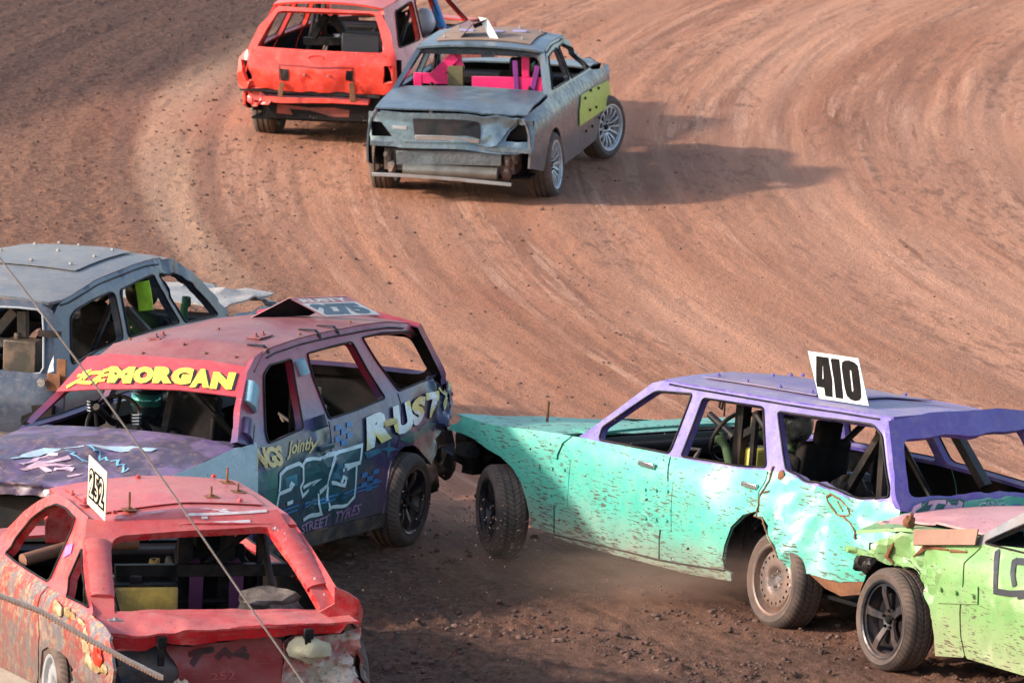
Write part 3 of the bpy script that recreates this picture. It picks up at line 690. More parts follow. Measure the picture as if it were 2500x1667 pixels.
# ================================================================ grey saloon with pink cage
def build_grey():
    gp = paint('grey_blue_paint', (.13, .19, .23), .22, (.40, .38, .37), top=.30, low=.5, low_h=.45, grime=.12, chip=.25, dent=.9, patch=((.20, .17, .15), .52, .66, 1.8), metal=.45)
    sd = paint('dark_grimy_grey_side_paint', (.06, .08, .10), .22, (.26, .17, .14), top=.3, low=.7, low_h=.6, grime=.35, chip=.5, dent=.7)  # darker base colour and heavier grime, right side only
    bend = mkbend(dents=[((-2.2, -.5, .85), .5, (.05, 0, -.02)), ((2.1, -.7, .7), .5, (-.03, .03, .02))], crumps=[((-2.25, -.45, .8), .35, .03, 6), ((2.1, -.7, .7), .6, .06, 4), ((-1.7, 0, .95), .6, .012, 4), ((.5, -.5, 1.35), .5, .03, 5)], amp=.005)
    c = Car('grey', 'saloon_car', 'grey-blue banger saloon with bright pink roll cage and lime panel on its side', 'car', belt=.92, roof=1.32, yb=.76, yr=.60, W=.87, bend=bend)
    belt = [(-2.26, .88), (-1.1, .94), (1.0, .90), (2.1, .80), (2.3, .72)]; sill = [(-2.3, .40), (-1.9, .32), (-1.05, .22), (1.05, .22), (1.9, .30), (2.3, .42)]
    ar = [(-1.42, .36, .31), (1.42, .37, .31)]
    zt = lambda x: lerpt([(-.75, 1.285), (-.2, 1.325), (.38, 1.315)], x)
    for g in (1, -1):
        std_side(c, g, [-2.26, -1.0, -.05, .95, 2.28], belt, sill, ar, sd if g < 0 else gp, step=.05 if g < 0 else .09)
        std_green(c, g, gp, (-1.25, 1.08), (-.70, .38), [(-1.05, -.66, .16), (-.02, -.02, .08), (1.05, .36, .07)], belt, zt, step=.06)
    zf = roof(c, gp, -.72, .36, zt, .045, curve=.06, step=.06)
    c.P('roof_board', [(-.55, -.46), (.30, -.46), (.30, .46), (-.55, .46)], lambda x, y: (x, y, zf(x, y)+.014), plain('muddy_brown_board', (.36, .24, .17), .8, 0, .3, (.25, .15, .11), .6, 6), step=.08, out=(0, 0, 1), th=.008)
    ll = plain('lilac_patch', (.42, .36, .58), .6, 0, .2)
    for x, y in [(-.1, .25), (-.15, -.05), (.0, -.25)]: m = MB(); m.box((x, y, zf(x, y)+.022), (.05, .07, .004)); m.build('roof_patch', ll, c.root)
    for x, y in [(.25, .4), (.28, .1), (.3, -.2), (.2, -.42), (-.45, .4), (-.4, -.35)]: bolt(c, (x, y, zf(x, y)+.01), .03, .015, M['alu'])
    # rear window surround
    xf = lambda y, z: -1.12+(z-.94)*(.52/.36) - .05*(1-(y/.7)**2)
    T = lambda pts: c.trf('A', pts, xf)
    fh = rnd(T([(935, 498), (985, 400), (1050, 290), (1075, 283), (1400, 292), (1760, 308), (1782, 335), (1805, 532), (1500, 520), (1150, 505)]), .03)
    c.P('rear_window_frame', [(-.75, .92), (.76, .92), (.74, .98), (.62, 1.305), (.3, 1.34), (-.3, 1.34), (-.62, 1.305), (-.72, .98)], lambda y, z: (xf(y, z)-.01, y, z), gp, holes=[fh], step=.05, out=(-1, 0, .6), th=.05, inner=M['dark'])
    bz = lambda x, y: lerpt([(-2.24, .885), (-1.9, .925), (-1.1, .955)], x) + .025*(1-(y/.75)**2)
    deck(c, 'boot_lid', gp, -2.16, -1.08, bz, lambda x: lerpt([(-2.2, .72), (-1.1, .74)], x), .045, (.07, .0))
    xr = lambda y, z: -2.24+.30*max(0, .80-z)*(-.4) - .05*(1-(y/.8)**2) + .22*max(0, abs(y)-.70)
    TR = lambda pts: c.trf('A', pts, xr)
    mr = lambda y, z: (xr(y, z), y, z)
    rp = TR([(800, 640), (870, 645), (1250, 655), (1660, 675), (1738, 692), (1752, 760), (1745, 868), (1650, 885), (1300, 858), (980, 850), (812, 805), (798, 720)])
    lh = [TR([(812, 694), (872, 700), (935, 784), (818, 780)]), TR([(1580, 806), (1645, 706), (1716, 712), (1712, 812)])]
    c.P('rear_panel', rp, mr, gp, holes=lh, step=.04, out=(-1, 0, 0))
    for h in lh:
        m = MB(); cy = sum(p[0] for p in h)/4; cz = sum(p[1] for p in h)/4; m.box((-2.14, cy, cz), (.012, .12, .09)); m.build('empty_light_housing', M['dark'], c.root)
    sh = paint('boot_face_paint', (.15, .22, .26), .2, (.35, .3, .28), top=.2, low=.3, grime=.1, dent=1, metal=.5)
    bl = TR([(868, 634), (1000, 646), (1400, 655), (1652, 670), (1600, 745), (1535, 822), (1300, 818), (1000, 812), (945, 770), (890, 690)])
    c.P('boot_face', bl, lambda y, z: (xr(y, z)-.022, y, z), sh, step=.035, out=(-1, 0, 0), th=.02)
    rc = TR([(1055, 678), (1438, 688), (1444, 778), (1066, 778)]); decal('plate_recess_shade', [poly(rc)], lambda y, z: (xr(y, z)-.022, y, z), plain('black_recess_shade', (.02, .024, .028), .4, 0, .3, DUST, .08), c.root, (-.006, 0, 0), bend)  # the recess is flat; its shade is painted as a black patch
    decal('boot_badge', [poly(TR([(940, 716), (1020, 722), (1020, 742), (942, 736)]))], lambda y, z: (xr(y, z)-.022, y, z), M['alu'], c.root, (-.006, 0, 0), bend)
    def rb(pts, sq, mat, nme, x=-2.27): bars(c, nme, [[hit(c.mat, 'A', a, b, lambda q: q.x-x) for a, b in pts]], mat, sq)
    rb([(1068, 790), (1250, 794), (1442, 794)], (.03, .05), M['alu'], 'plate_lamp_bar', -2.32)
    rb([(812, 818), (1000, 830), (1330, 845), (1740, 868)], (.05, .05), gp, 'rear_crease', -2.27)
    rb([(962, 905), (1260, 908), (1562, 912)], (.05, .13), plain('battered_grey_steel', (.20, .24, .26), .35, .6, .5, (.12, .08, .06), .7, 7, 1), 'crash_beam', -2.25)
    m = MB(); m.tube([hit(c.mat, 'A', a, b, lambda q: q.x+2.26) for a, b in [(1000, 975), (1270, 985), (1540, 1000)]], .058, 16); m.build('bumper_bar', plain('ochre_grey_steel', (.24, .23, .20), .4, .4, .5, (.10, .07, .05), .6, 7), c.root)
    rb([(820, 1000), (1000, 1008), (1300, 1030), (1620, 1062)], (.02, .035), M['alu'], 'loose_trim', -2.30)
    m = MB()
    for a, b in [(915, 890), (935, 960), (1600, 925), (1590, 990), (1640, 900)]: m.lump(hit(c.mat, 'A', a, b, lambda q: q.x+2.2), .07, a, (.6, .7, 1), sub=2)
    m.box((-2.0, 0, .42), (.2, .62, .10)); m.build('rear_chassis', plain('dirty_chassis', (.08, .06, .05), .7, 0, .5, DUST, .5), c.root)
    # lime panel on the right flank
    yl = paint('lime_panel_paint', (.52, .66, .07), .5, (.4, .3, .2), top=0, low=.3, grime=.2, chip=.5, dent=.2, chipcol=(.05, .06, .05))
    c.P('lime_panel', c.trs(-1, 'A', [(2006, 725), (2004, 640), (2012, 548), (2090, 500), (2172, 458), (2182, 520), (2182, 600), (2100, 660)]), c.side(-1, .014), yl, step=.08, th=.006, out=(0, -1, 0))
    for x, z in [(.15, .74), (.5, .77), (.9, .74), (.9, .45), (.5, .42), (.15, .42), (.35, .6), (.7, .58)]: b = MB(); y = -c.ys(x, z)-.014; b.tube([(x, y, z), (x, y-.02, z)], .014, 8); b.build('bolt', M['black'], c.root)
    hz = lambda x, y: lerpt([(1.0, .92), (1.6, .88), (2.2, .79)], x)+.03*(1-(y/.75)**2)
    deck(c, 'bonnet', gp, 1.05, 2.15, hz, lambda x: lerpt([(1, .74), (2.2, .68)], x), .07, (0, .08))
    c.P('front_panel', [(-.72, .42), (.72, .42), (.72, .78), (-.72, .80)], lambda y, z: (2.28-.12*(y/.75)**2, y, z), M['black'], step=.07, out=(1, 0, 0))
    # wheels
    wheel(c.root, (-1.42, -.78, .31), -1, 'multi', .315, .22, steer=R(-3), camber=R(4), rr=.225, mat=M['rimsilver']); wheel(c.root, (1.48, -.82, .278), -1, 'multi', .315, .21, steer=R(-20), camber=R(0), rr=.225, mat=M['rimsilver'])
    wheel(c.root, (-1.42, .76, .31), 1, 'multi', .315, .21, mat=M['rimsilver']); wheel(c.root, (1.42, .76, .31), 1, 'multi', .315, .21, steer=R(-22), mat=M['rimsilver'])
    clutter(c, 11, -.8, .5, .5, .85)
    rail_line(c, -1, -.6, .3, zt, .03)
    pink = plain('fluorescent_pink_paint', (.86, .02, .16), .4, 0, .15, (.5, .1, .15), .2)
    interior(c, -2.0, 1.9, dash=.85, bulk=.86, top=1.26, hoop=-.30, seat=(-.2, -.34), cage=M['black'])
    pr = lambda pts, x: [hit(c.mat, 'A', a, b, lambda q: q.x-x) for a, b in pts]
    bars(c, 'cage_crossbar', [pr([(1062, 446), (1265, 455)], -.62)], pink, (.06, .10)); bars(c, 'cage_crossbar', [pr([(1395, 490), (1800, 500)], -.62)], pink, (.06, .17))
    bars(c, 'cage_upright', [pr([(1085, 430), (1085, 540)], -.63)], pink, (.08, .05)); bars(c, 'cage_upright', [pr([(1700, 320), (1705, 540)], -.55)], pink, (.07, .05))
    bars(c, 'cage_brace', [pr([(1180, 440), (1300, 320)], -.60)], pink, (.06, .10)); bars(c, 'cage_brace', [pr([(1300, 300), (1330, 400)], -.58)], pink, (.07, .05))
    pu = plain('purple_strap', (.22, .03, .22), .8)
    bars(c, 'harness_strap', [pr([(1640, 350), (1650, 535)], -.66)], pu, (.05, .01)); bars(c, 'harness_strap', [pr([(1770, 380), (1735, 535)], -.66)], pu, (.05, .01))
    bars(c, 'seat_side', [pr([(1300, 380), (1300, 510)], -.64)], plain('olive_canvas', (.16, .13, .06), .8), (.15, .06))
    steering(c, (.30, -.34, .92), R(25), .18)
    # collapsed V of number boards on the roof
    q0, q1, q2 = (V3(-.42, .20, zf(-.42, .2)+.01), V3(-.40, .0, 1.52), V3(-.40, -.18, zf(-.4, -.18)+.01))
    q0, q1, q2 = pr([(1300, 248), (1400, 135)], -.5)[0], pr([(1395, 140)], -.5)[0], pr([(1550, 235)], -.5)[0]; r1 = pr([(1480, 108)], -.38)[0]
    def sl(nme, a, b, w, mat, lab=None): return panel(nme, [(0, 0), (1, 0), (1, 1), (0, 1)], lambda u, v: a.lerp(b, u)+w*v, mat, c.root, step=.3, th=.006, out=(0, 0, 1), inner=M['dark'], lab=lab)
    sl('broken_roof_sign', q0, q1, V3(.22, .0, .02), M['black']); w_ = sl('broken_roof_sign', r1, q2, V3(.02, .09, .01), M['white'], 'white leaning remnant of the roof sign'); sl('broken_roof_sign', q1, r1, V3(.10, 0, -.05), plain('faded_pink_board', (.62, .30, .28), .6))
    m = MB(); m.box(q0.lerp(q2, .5)+V3(0, 0, -.005), (.05, .25, .015)); m.build('sign_base', M['black'], c.root)
    driver(c, (-.16, -.34, .36), 'driver with lime-flashed helmet inside the grey-blue saloon with the pink cage', plain('dark_olive_suit', (.06, .055, .03), .8), plain('lime_flash_helmet', (.12, .2, .04), .3), wheelp=(.46, 0, .5))
    return c

# ================================================================ orange-red estate
def build_orange():
    op = paint('orange_red_paint', (.80, .050, .028), .22, (.72, .33, .30), top=.6, low=.35, low_h=.5, grime=.07, chip=.2, dent=.8)
    bend = mkbend(dents=[((-2.25, -.5, .62), .4, (.06, 0, .0))], crumps=[((-2.25, 0, .45), .6, .022, 5), ((-2.2, .75, .50), .35, .05, 7), ((-2.2, -.6, .60), .35, .018, 5)], amp=.004)
    c = Car('orange', 'estate_car', 'glossy orange-red banger estate leading at the top of the frame, rear bumper stripped off', 'car', belt=.95, roof=1.38, yb=.76, yr=.60, W=.86, bend=bend)
    belt = [(-2.2, .97), (-1, .97), (.9, .94), (2.1, .82), (2.2, .78)]; sill = [(-2.25, .42), (-1.9, .34), (-1, .22), (1, .22), (1.9, .3), (2.2, .4)]; ar = [(-1.35, .36, .31), (1.35, .36, .31)]
    zt = lambda x: lerpt([(-1.9, 1.385), (-1, 1.43), (.35, 1.42)], x)
    for g in (1, -1):
        std_side(c, g, [-2.2, -1.0, -.02, .95, 2.2], belt, sill, ar, op)
        std_green(c, g, op, (-2.14, 1.0), (-1.84, .36), [(-1.92, -1.66, .22), (-1.0, -.82, .10), (-.05, -.08, .09), (.96, .34, .08)], belt, zt, step=.06, r=.06)
    zf = roof(c, op, -1.86, .34, zt, .05, curve=.06)
    xf = lambda y, z: -2.17+(z-.98)*.72 - .05*(1-(y/.75)**2)
    xr = lambda y, z: (xf(y, z) if z > .98 else -2.17-.05*(1-(y/.8)**2)-.07*math.sin(max(0, min(1, (.98-z)/.45))*math.pi*.9))+.5*max(0, abs(y)-.74)
    T = lambda pts: c.trf('A', pts, xr); mp = lambda y, z: (xr(y, z), y, z)
    out = T([(282, 34), (400, 44), (560, 54), (720, 62), (868, 70), (925, 190), (958, 330), (962, 420), (955, 500), (880, 548), (600, 535), (300, 522), (52, 490), (44, 420), (58, 325), (105, 280), (170, 150)])
    win = rnd(T([(158, 266), (215, 165), (280, 68), (310, 63), (560, 72), (800, 78), (836, 84), (862, 180), (888, 288), (872, 306), (600, 296), (400, 285)]), .02)
    lh = [T([(66, 342), (102, 345), (126, 452), (86, 455)]), T([(886, 382), (935, 380), (935, 475), (882, 485)])]
    c.P('tailgate', out, mp, op, holes=[win]+lh, step=.045, out=(-1, 0, 0), th=.04)
    for h in lh: m = MB(); m.box((-2.08, sum(p[0] for p in h)/4, sum(p[1] for p in h)/4), (.012, .10, .13)); m.build('empty_light_housing', M['dark'], c.root)
    dk = plain('deep_orange_edge_shade', (.25, .015, .01), .4)
    decal('plate_recess_edge_shade', [stroke(T([(285, 455), (285, 372), (500, 385), (706, 392), (702, 450)]), .014)], mp, dk, c.root, (-.006, 0, 0), bend)  # shade along the recess edge drawn as a darker orange line
    decal('plate_light_hole_shade', [poly(T([(290, 392), (338, 397), (338, 462), (294, 460)]))], mp, M['black'], c.root, (-.007, 0, 0), bend); decal('plate_light_hole_shade', [poly(T([(668, 408), (712, 412), (710, 472), (668, 470)]))], mp, M['black'], c.root, (-.007, 0, 0), bend)  # no real openings: the darkness inside is painted on as black patches
    m = MB(); q = T([(497, 335)])[0]; pts = [(xr(q[0], q[1])-.008, q[0]+.075*math.cos(t), q[1]+.03*math.sin(t)) for t in [2*math.pi*k/20 for k in range(21)]]; m.tube(pts, .005, 6); m.build('badge_outline', op, c.root)
    for a, b in [(430, 430), (568, 436)]: q = T([(a, b)])[0]; m = MB(); m.tube([(xr(*q), q[0], q[1]), (xr(*q)-.02, q[0], q[1])], .012, 8); m.build('bolt', M['chrome'], c.root)
    def rb(pts, sq, mat, nme, x): bars(c, nme, [[hit(c.mat, 'A', a, b, lambda q: q.x-x) for a, b in pts]], mat, sq)
    rb([(60, 500), (300, 525), (600, 545), (860, 560)], (.04, .03), M['black'], 'bumper_gap_shade', -2.22)  # black bar put in for the shade between tailgate and bumper beam
    rb([(130, 545), (300, 570), (600, 580), (800, 590)], (.10, .055), op, 'bumper_beam', -2.16); rb([(280, 620), (470, 640), (700, 640)], (.10, .09), plain('red_oxide_chassis', (.30, .05, .03), .6, 0, .4, (.05, .03, .03), .6, 9), 'rear_chassis', -2.05)
    c.P('torn_bumper_corner', c.trf('A', [(80, 500), (150, 520), (235, 545), (225, 600), (150, 598), (90, 580), (100, 545)], lambda y, z: -2.2), lambda y, z: (-2.20+.05*noise.noise((y*12, z*12, 0)), y, z), op, holes=[c.trf('A', [(130, 540), (165, 545), (165, 572), (135, 570)], lambda y, z: -2.2)], step=.025, out=(-1, 0, 0), th=.008)
    for a, b, cc, d in [(300, 470, 290, 560), (700, 480, 712, 590)]: rb([(a, b), (cc, d)], (.05, .01), M['rust'], 'bumper_strap', -2.3)
    m = MB(); m.box((-1.7, 0, .40), (.4, .60, .12)); m.tube([(-1.35, -.7, .3), (-1.35, .7, .3)], .05); m.build('rear_axle', M['dark'], c.root)
    wheel(c.root, (-1.33, .74, .31), 1, 'steel', .32, .23, steer=R(1)); c.wp(-1.33, .8); wheel(c.root, (-1.33, -.76, .31), -1, 'steel', .31, .2); wheel(c.root, (1.35, -.76, .31), -1, 'steel', .31, .2, steer=R(-15)); wheel(c.root, (1.35, .76, .31), 1, 'steel', .31, .2, steer=R(-15))
    hz = lambda x, y: lerpt([(1.0, .95), (1.6, .90), (2.1, .80)], x)+.03*(1-(y/.75)**2)
    deck(c, 'bonnet', op, 1.0, 2.1, hz, lambda x: lerpt([(1, .74), (2.2, .68)], x), .08, (0, .08))
    interior(c, -2.0, 1.9, dash=.85, bulk=.9, top=1.38, hoop=-.35, seat=(-.2, -.34))
    pr = lambda pts, x: [hit(c.mat, 'A', a, b, lambda q: q.x-x) for a, b in pts]
    bars(c, 'cage_brace', [pr([(480, 210), (560, 90)], -1.3)], M['black'], (.08, .08)); bars(c, 'cage_brace', [pr([(590, 90), (680, 220)], -1.3)], M['black'], (.08, .08)); bars(c, 'cage_crossbar', [pr([(430, 235), (700, 240)], -1.3)], M['black'], (.06, .08))
    m = MB(); q = pr([(770, 260)], -1.6)[0]; m.box(q, (.12, .20, .13)); m.build('battery_box', plain('navy_box', (.02, .022, .03), .5), c.root, bevel=.015)
    clutter(c, 13, -1.6, .3, .55, .95)
    bt = plain('blue_tape', (.03, .20, .50), .5, 0, .2); p = [V3(-.06, -c.ys(-.06, z)+.015, z) for z in (1.0, 1.34)]
    wraps(c, p, .055, .8, bt, 'pillar_tape')
    steering(c, (.32, -.34, .96), R(25), .18)
    driver(c, headat(c, 'L', 1570, 262, 0, .12), 'driver in a white and red helmet inside the orange-red estate', plain('pale_grey_suit', (.42, .42, .42), .8, 0, .4), plain('white_red_helmet', (.85, .82, .80), .3, 0, .2, (.6, .05, .05), .9, 5, 0), wheelp=(.46, 0, .5))
    return c

# ================================================================ dark slate estate at the left edge
def build_taxi():
    sp_ = paint('slate_blue_paint', (.038, .055, .088), .3, (.30, .26, .25), top=.35, low=.5, low_h=.6, grime=.12, chip=.35, dent=.6)
    rp_ = paint('grey_roof_paint', (.12, .14, .16), .4, (.40, .34, .29), top=.55, low=0, grime=.3, chip=.5, dent=.6)
    bend = mkbend(dents=[], crumps=[((.25, -.6, 1.42), .45, .03, 7), ((2.0, -.5, .85), .7, .05, 4), ((1.1, -.6, 1.0), .4, .02, 6)], amp=.006)
    c = Car('taxi', 'estate_car', 'slate-blue banger estate with grey roof cut by the left edge of the frame', 'car', belt=.94, roof=1.38, yb=.775, yr=.635, bend=bend)
    S = lambda pts: c.trs(-1, 'B', pts)
    gh = S([(412, 1085), (412, 660), (440, 590), (490, 535), (600, 470), (720, 395), (860, 330), (1000, 278), (1120, 240), (1210, 222), (1300, 222), (1390, 262), (1480, 330), (1580, 430), (1680, 550), (1760, 655), (1600, 690), (1400, 735), (1200, 790), (985, 850), (750, 950), (550, 1050)])
    H = [rnd(S(h), .04) for h in ([(540, 668), (580, 612), (700, 545), (850, 478), (878, 500), (925, 740), (940, 838), (750, 920), (560, 1030), (544, 1000), (540, 850)], [(918, 462), (1050, 398), (1172, 345), (1200, 400), (1300, 590), (1372, 715), (1200, 760), (985, 826), (950, 640)],
                         [(1232, 335), (1310, 318), (1390, 350), (1500, 450), (1600, 560), (1672, 655), (1560, 680), (1415, 712), (1320, 540)])]
    c.sidep('window_frame', gh, -1, sp_, holes=H, step=.05, th=.05, inner=M['black'], sharp=75)
    c.seals(-1, H)
    belt = [(-2.2, .93), (-1, .96), (1.0, .94), (2.1, .86)]; sill = [(-2.25, .42), (-1.9, .34), (-1, .22), (1, .22), (1.9, .3), (2.2, .4)]; ar = [(-1.35, .36, .31), (1.35, .36, .31)]
    bb = sorted(S([(412, 1085), (550, 1050), (750, 950), (985, 850), (1400, 735), (1760, 655)])); bR = [(-2.2, bb[0][1])]+bb[1:-1]+[(1.0, bb[-1][1]), (2.1, .86)]
    bR = sorted(bR)
    std_side(c, -1, [-2.2, -1.0, -.05, 1.0, 2.1], bR, sill, ar, sp_); std_side(c, 1, [-2.2, -1.0, -.05, 1.0, 2.1], belt, sill, ar, sp_)
    rl = sorted(S([(490, 535), (600, 470), (720, 395), (860, 330), (1000, 278), (1120, 240), (1210, 222), (1300, 222)])); zt = lambda x: lerpt(rl, x)
    std_green(c, 1, sp_, (-2.15, 1.05), (-1.95, .25), [(-2.05, -1.9, .16), (-1.0, -.9, .1), (-.05, -.08, .09), (1.0, .2, .07)], belt, zt)
    zf = roof(c, rp_, -2.0, .20, zt, .035, curve=.06)
    c.P('roof_plate', [(-1.05, -.40), (.05, -.40), (.10, .45), (-1.0, .48)], lambda x, y: (x, y, zf(x, y)+.014), rp_, step=.09, out=(0, 0, 1), th=.006)
    pp = plain('pale_blob', (.42, .38, .34), .7)
    for x, y in [(-.9, -.3), (-.9, 0), (-.95, .3), (-.5, -.32), (-.1, -.30), (0, 0), (-.1, .3), (.12, .2), (-.5, .4), (-.4, 0)]: bolt(c, (x, y, zf(x, y)+.018), .016, .012, pp)
    # rear
    xf = lambda y, z: -2.16+(z-.93)*.30 - .05*(1-(y/.78)**2) + .5*max(0, abs(y)-.60)**1.3
    T = lambda pts: c.trf('B', pts, xf)
    wh = T([(-40, 590), (150, 598), (290, 612), (328, 650), (338, 800), (336, 1060), (310, 1100), (150, 1118), (-40, 1110)]); z1, z0 = wh[0][1], wh[-1][1]
    hole = rnd([(.58, z1-.02)]+wh[:1]+wh[1:-1]+wh[-1:]+[(.60, z0+.02), (.62, 1.1)], .02); ztp = zt(-2.0)
    fr = T([(412, 655), (400, 620), (300, 560), (150, 540), (0, 535)])
    out = [(-.76, .90), (.76, .90), (.74, 1.1), (.62, ztp-.02), (.3, ztp+.03)]+fr[::-1]+T([(412, 660), (414, 1085)])
    c.P('tailgate_frame', out, lambda y, z: (xf(y, z), y, z), sp_, holes=[hole], step=.05, out=(-1, 0, 0), th=.05, inner=M['black'], sharp=70)
    seal = plain('bright_window_seal', (.45, .48, .50), .4, .3); m = MB(); m.tube([V3(xf(y, z)-.006, y, z) for y, z in wh], .008, 6); m.build('window_seal', seal, c.root)
    xl = lambda y, z: -2.18-.07*math.sin(max(0, min(1, (.93-z)/.5))*math.pi)*1 -.04*(1-(y/.8)**2)+.4*max(0, abs(y)-.66)
    c.P('tailgate', [(-.80, .42), (.80, .42), (.78, .91), (0, .93), (-.78, .91)], lambda y, z: (xl(y, z), y, z), sp_, step=.06, out=(-1, 0, 0))
    m = MB(); m.box((-2.34, 0, .42), (.05, .80, .09)); m.build('rear_bumper', plain('brown_grey_bumper', (.12, .10, .09), .7, 0, .3, DUST, .6), c.root, bevel=.02)
    m = MB(); m.box((-2.24, -.62, .62), (.03, .12, .09)); m.build('empty_light_housing', M['dark'], c.root, bevel=.01)
    q = hit(c.mat, 'B', 410, 1170, lambda q: q.x+2.26); m = MB(); m.box(q, (.006, .05, .06)); m.box(q+V3(.03, -.045, .08), (.006, .035, .08)); m.build('rusty_bracket', M['rust'], c.root, bevel=.004); m = MB(); q = hit(c.mat, 'B', 325, 1168, lambda q: q.x+2.28); m.tube([q, q+V3(-.03, 0, 0)], .03, 14); m.build('bolt', M['chrome'], c.root)
    m = MB(); q = hit(c.mat, 'B', 380, 800, lambda q: q.x+2.2); m.box(q, (.03, .075, .02)); m.build('pillar_strap', M['black'], c.root)
    for a in S([(1210, 360), (1235, 410)])[:1]: pass
    # long light-grey bonnet with torn tip
    gb = paint('bare_grey_bonnet', (.36, .35, .33), .4, (.48, .40, .34), top=.55, low=0, grime=.35, chip=1.4, dent=1, chipcol=(.22, .14, .09))
    hz = lambda x, y: lerpt([(1.0, .985), (1.6, .97), (2.2, .93)], x)+.03*(1-(y/.75)**2)
    deck(c, 'bonnet', gb, 1.0, 2.15, hz, lambda x: lerpt([(1, .74), (2.2, .70)], x), .05, (0, .08))
    m = MB()
    for k in range(5): m.lump((2.2, -.2-.12*k, .93-.02*k), .08, k*4, (1, .9, .5), sub=2)
    m.build('crushed_nose', gb, c.root, bend=bend)
    bars(c, 'bonnet_pin', [[(1.9, -.1, .98), (1.9, -.1, 1.07)]], pp, r=.018)
    for x, g in [(-1.35, 1), (-1.35, -1), (1.35, 1), (1.35, -1)]: wheel(c.root, (x, g*.76, .31), g, 'steel', .31, .2)
    interior(c, -2.0, 1.9, dash=.9, bulk=.92, top=1.36, hoop=-.45, seat=(-.3, -.34))
    pr = lambda pts, x: [hit(c.mat, 'B', a, b, lambda q: q.x-x) for a, b in pts]
    clutter(c, 17, -1.9, .2, .5, .95); rail_line(c, -1, -1.85, .0, zt, .03)
    gy = plain('dusty_grey_steel', (.07, .07, .066), .5, .2, .3, DUST, .5)
    bars(c, 'cage_brace', [pr([(-20, 780), (120, 620)], -1.7)], gy, (.05, .07)); bars(c, 'cage_upright', [pr([(178, 620), (178, 850)], -1.7)], gy, (.07, .06)); bars(c, 'cage_crossbar', [pr([(-20, 860), (310, 880)], -1.7)], gy, (.06, .06))
    bars(c, 'cage_brace', [pr([(975, 610), (1140, 790)], -.35)], gy, (.05, .05))
    jc = plain('dusty_olive_can', (.05, .04, .025), .6, 0, .3, DUST, .6)
    q = pr([(185, 980)], -1.85)[0]; m = MB(); m.box(q, (.09, .125, .13)); m.tube([q+V3(0, .05, .12), q+V3(0, .05, .17)], .03); m.build('fuel_can', jc, c.root, bevel=.02)
    driver(c, headat(c, 'B', 1090, 470, 1, -.40), 'driver with a lime-green striped black helmet seen through the slate-blue estate window', plain('black_green_suit', (.02, .02, .02), .8, 0, .2, (.05, .25, .08), .5, 5), plain('black_helmet_plain', (.02, .02, .02), .3), wheelp=(.5, 0, .5))
    m = MB(); P_ = pr([(1085, 400), (1100, 470), (1110, 540), (1120, 620)], -.40); m.tube(P_, 0, sq=(.11, .012)); m.build('lime_flag_strip', plain('lime_fluorescent', (.38, .75, .03), .5, 0, .15, (.1, .2, .03), .5, 30, 0), c.root)
    return c

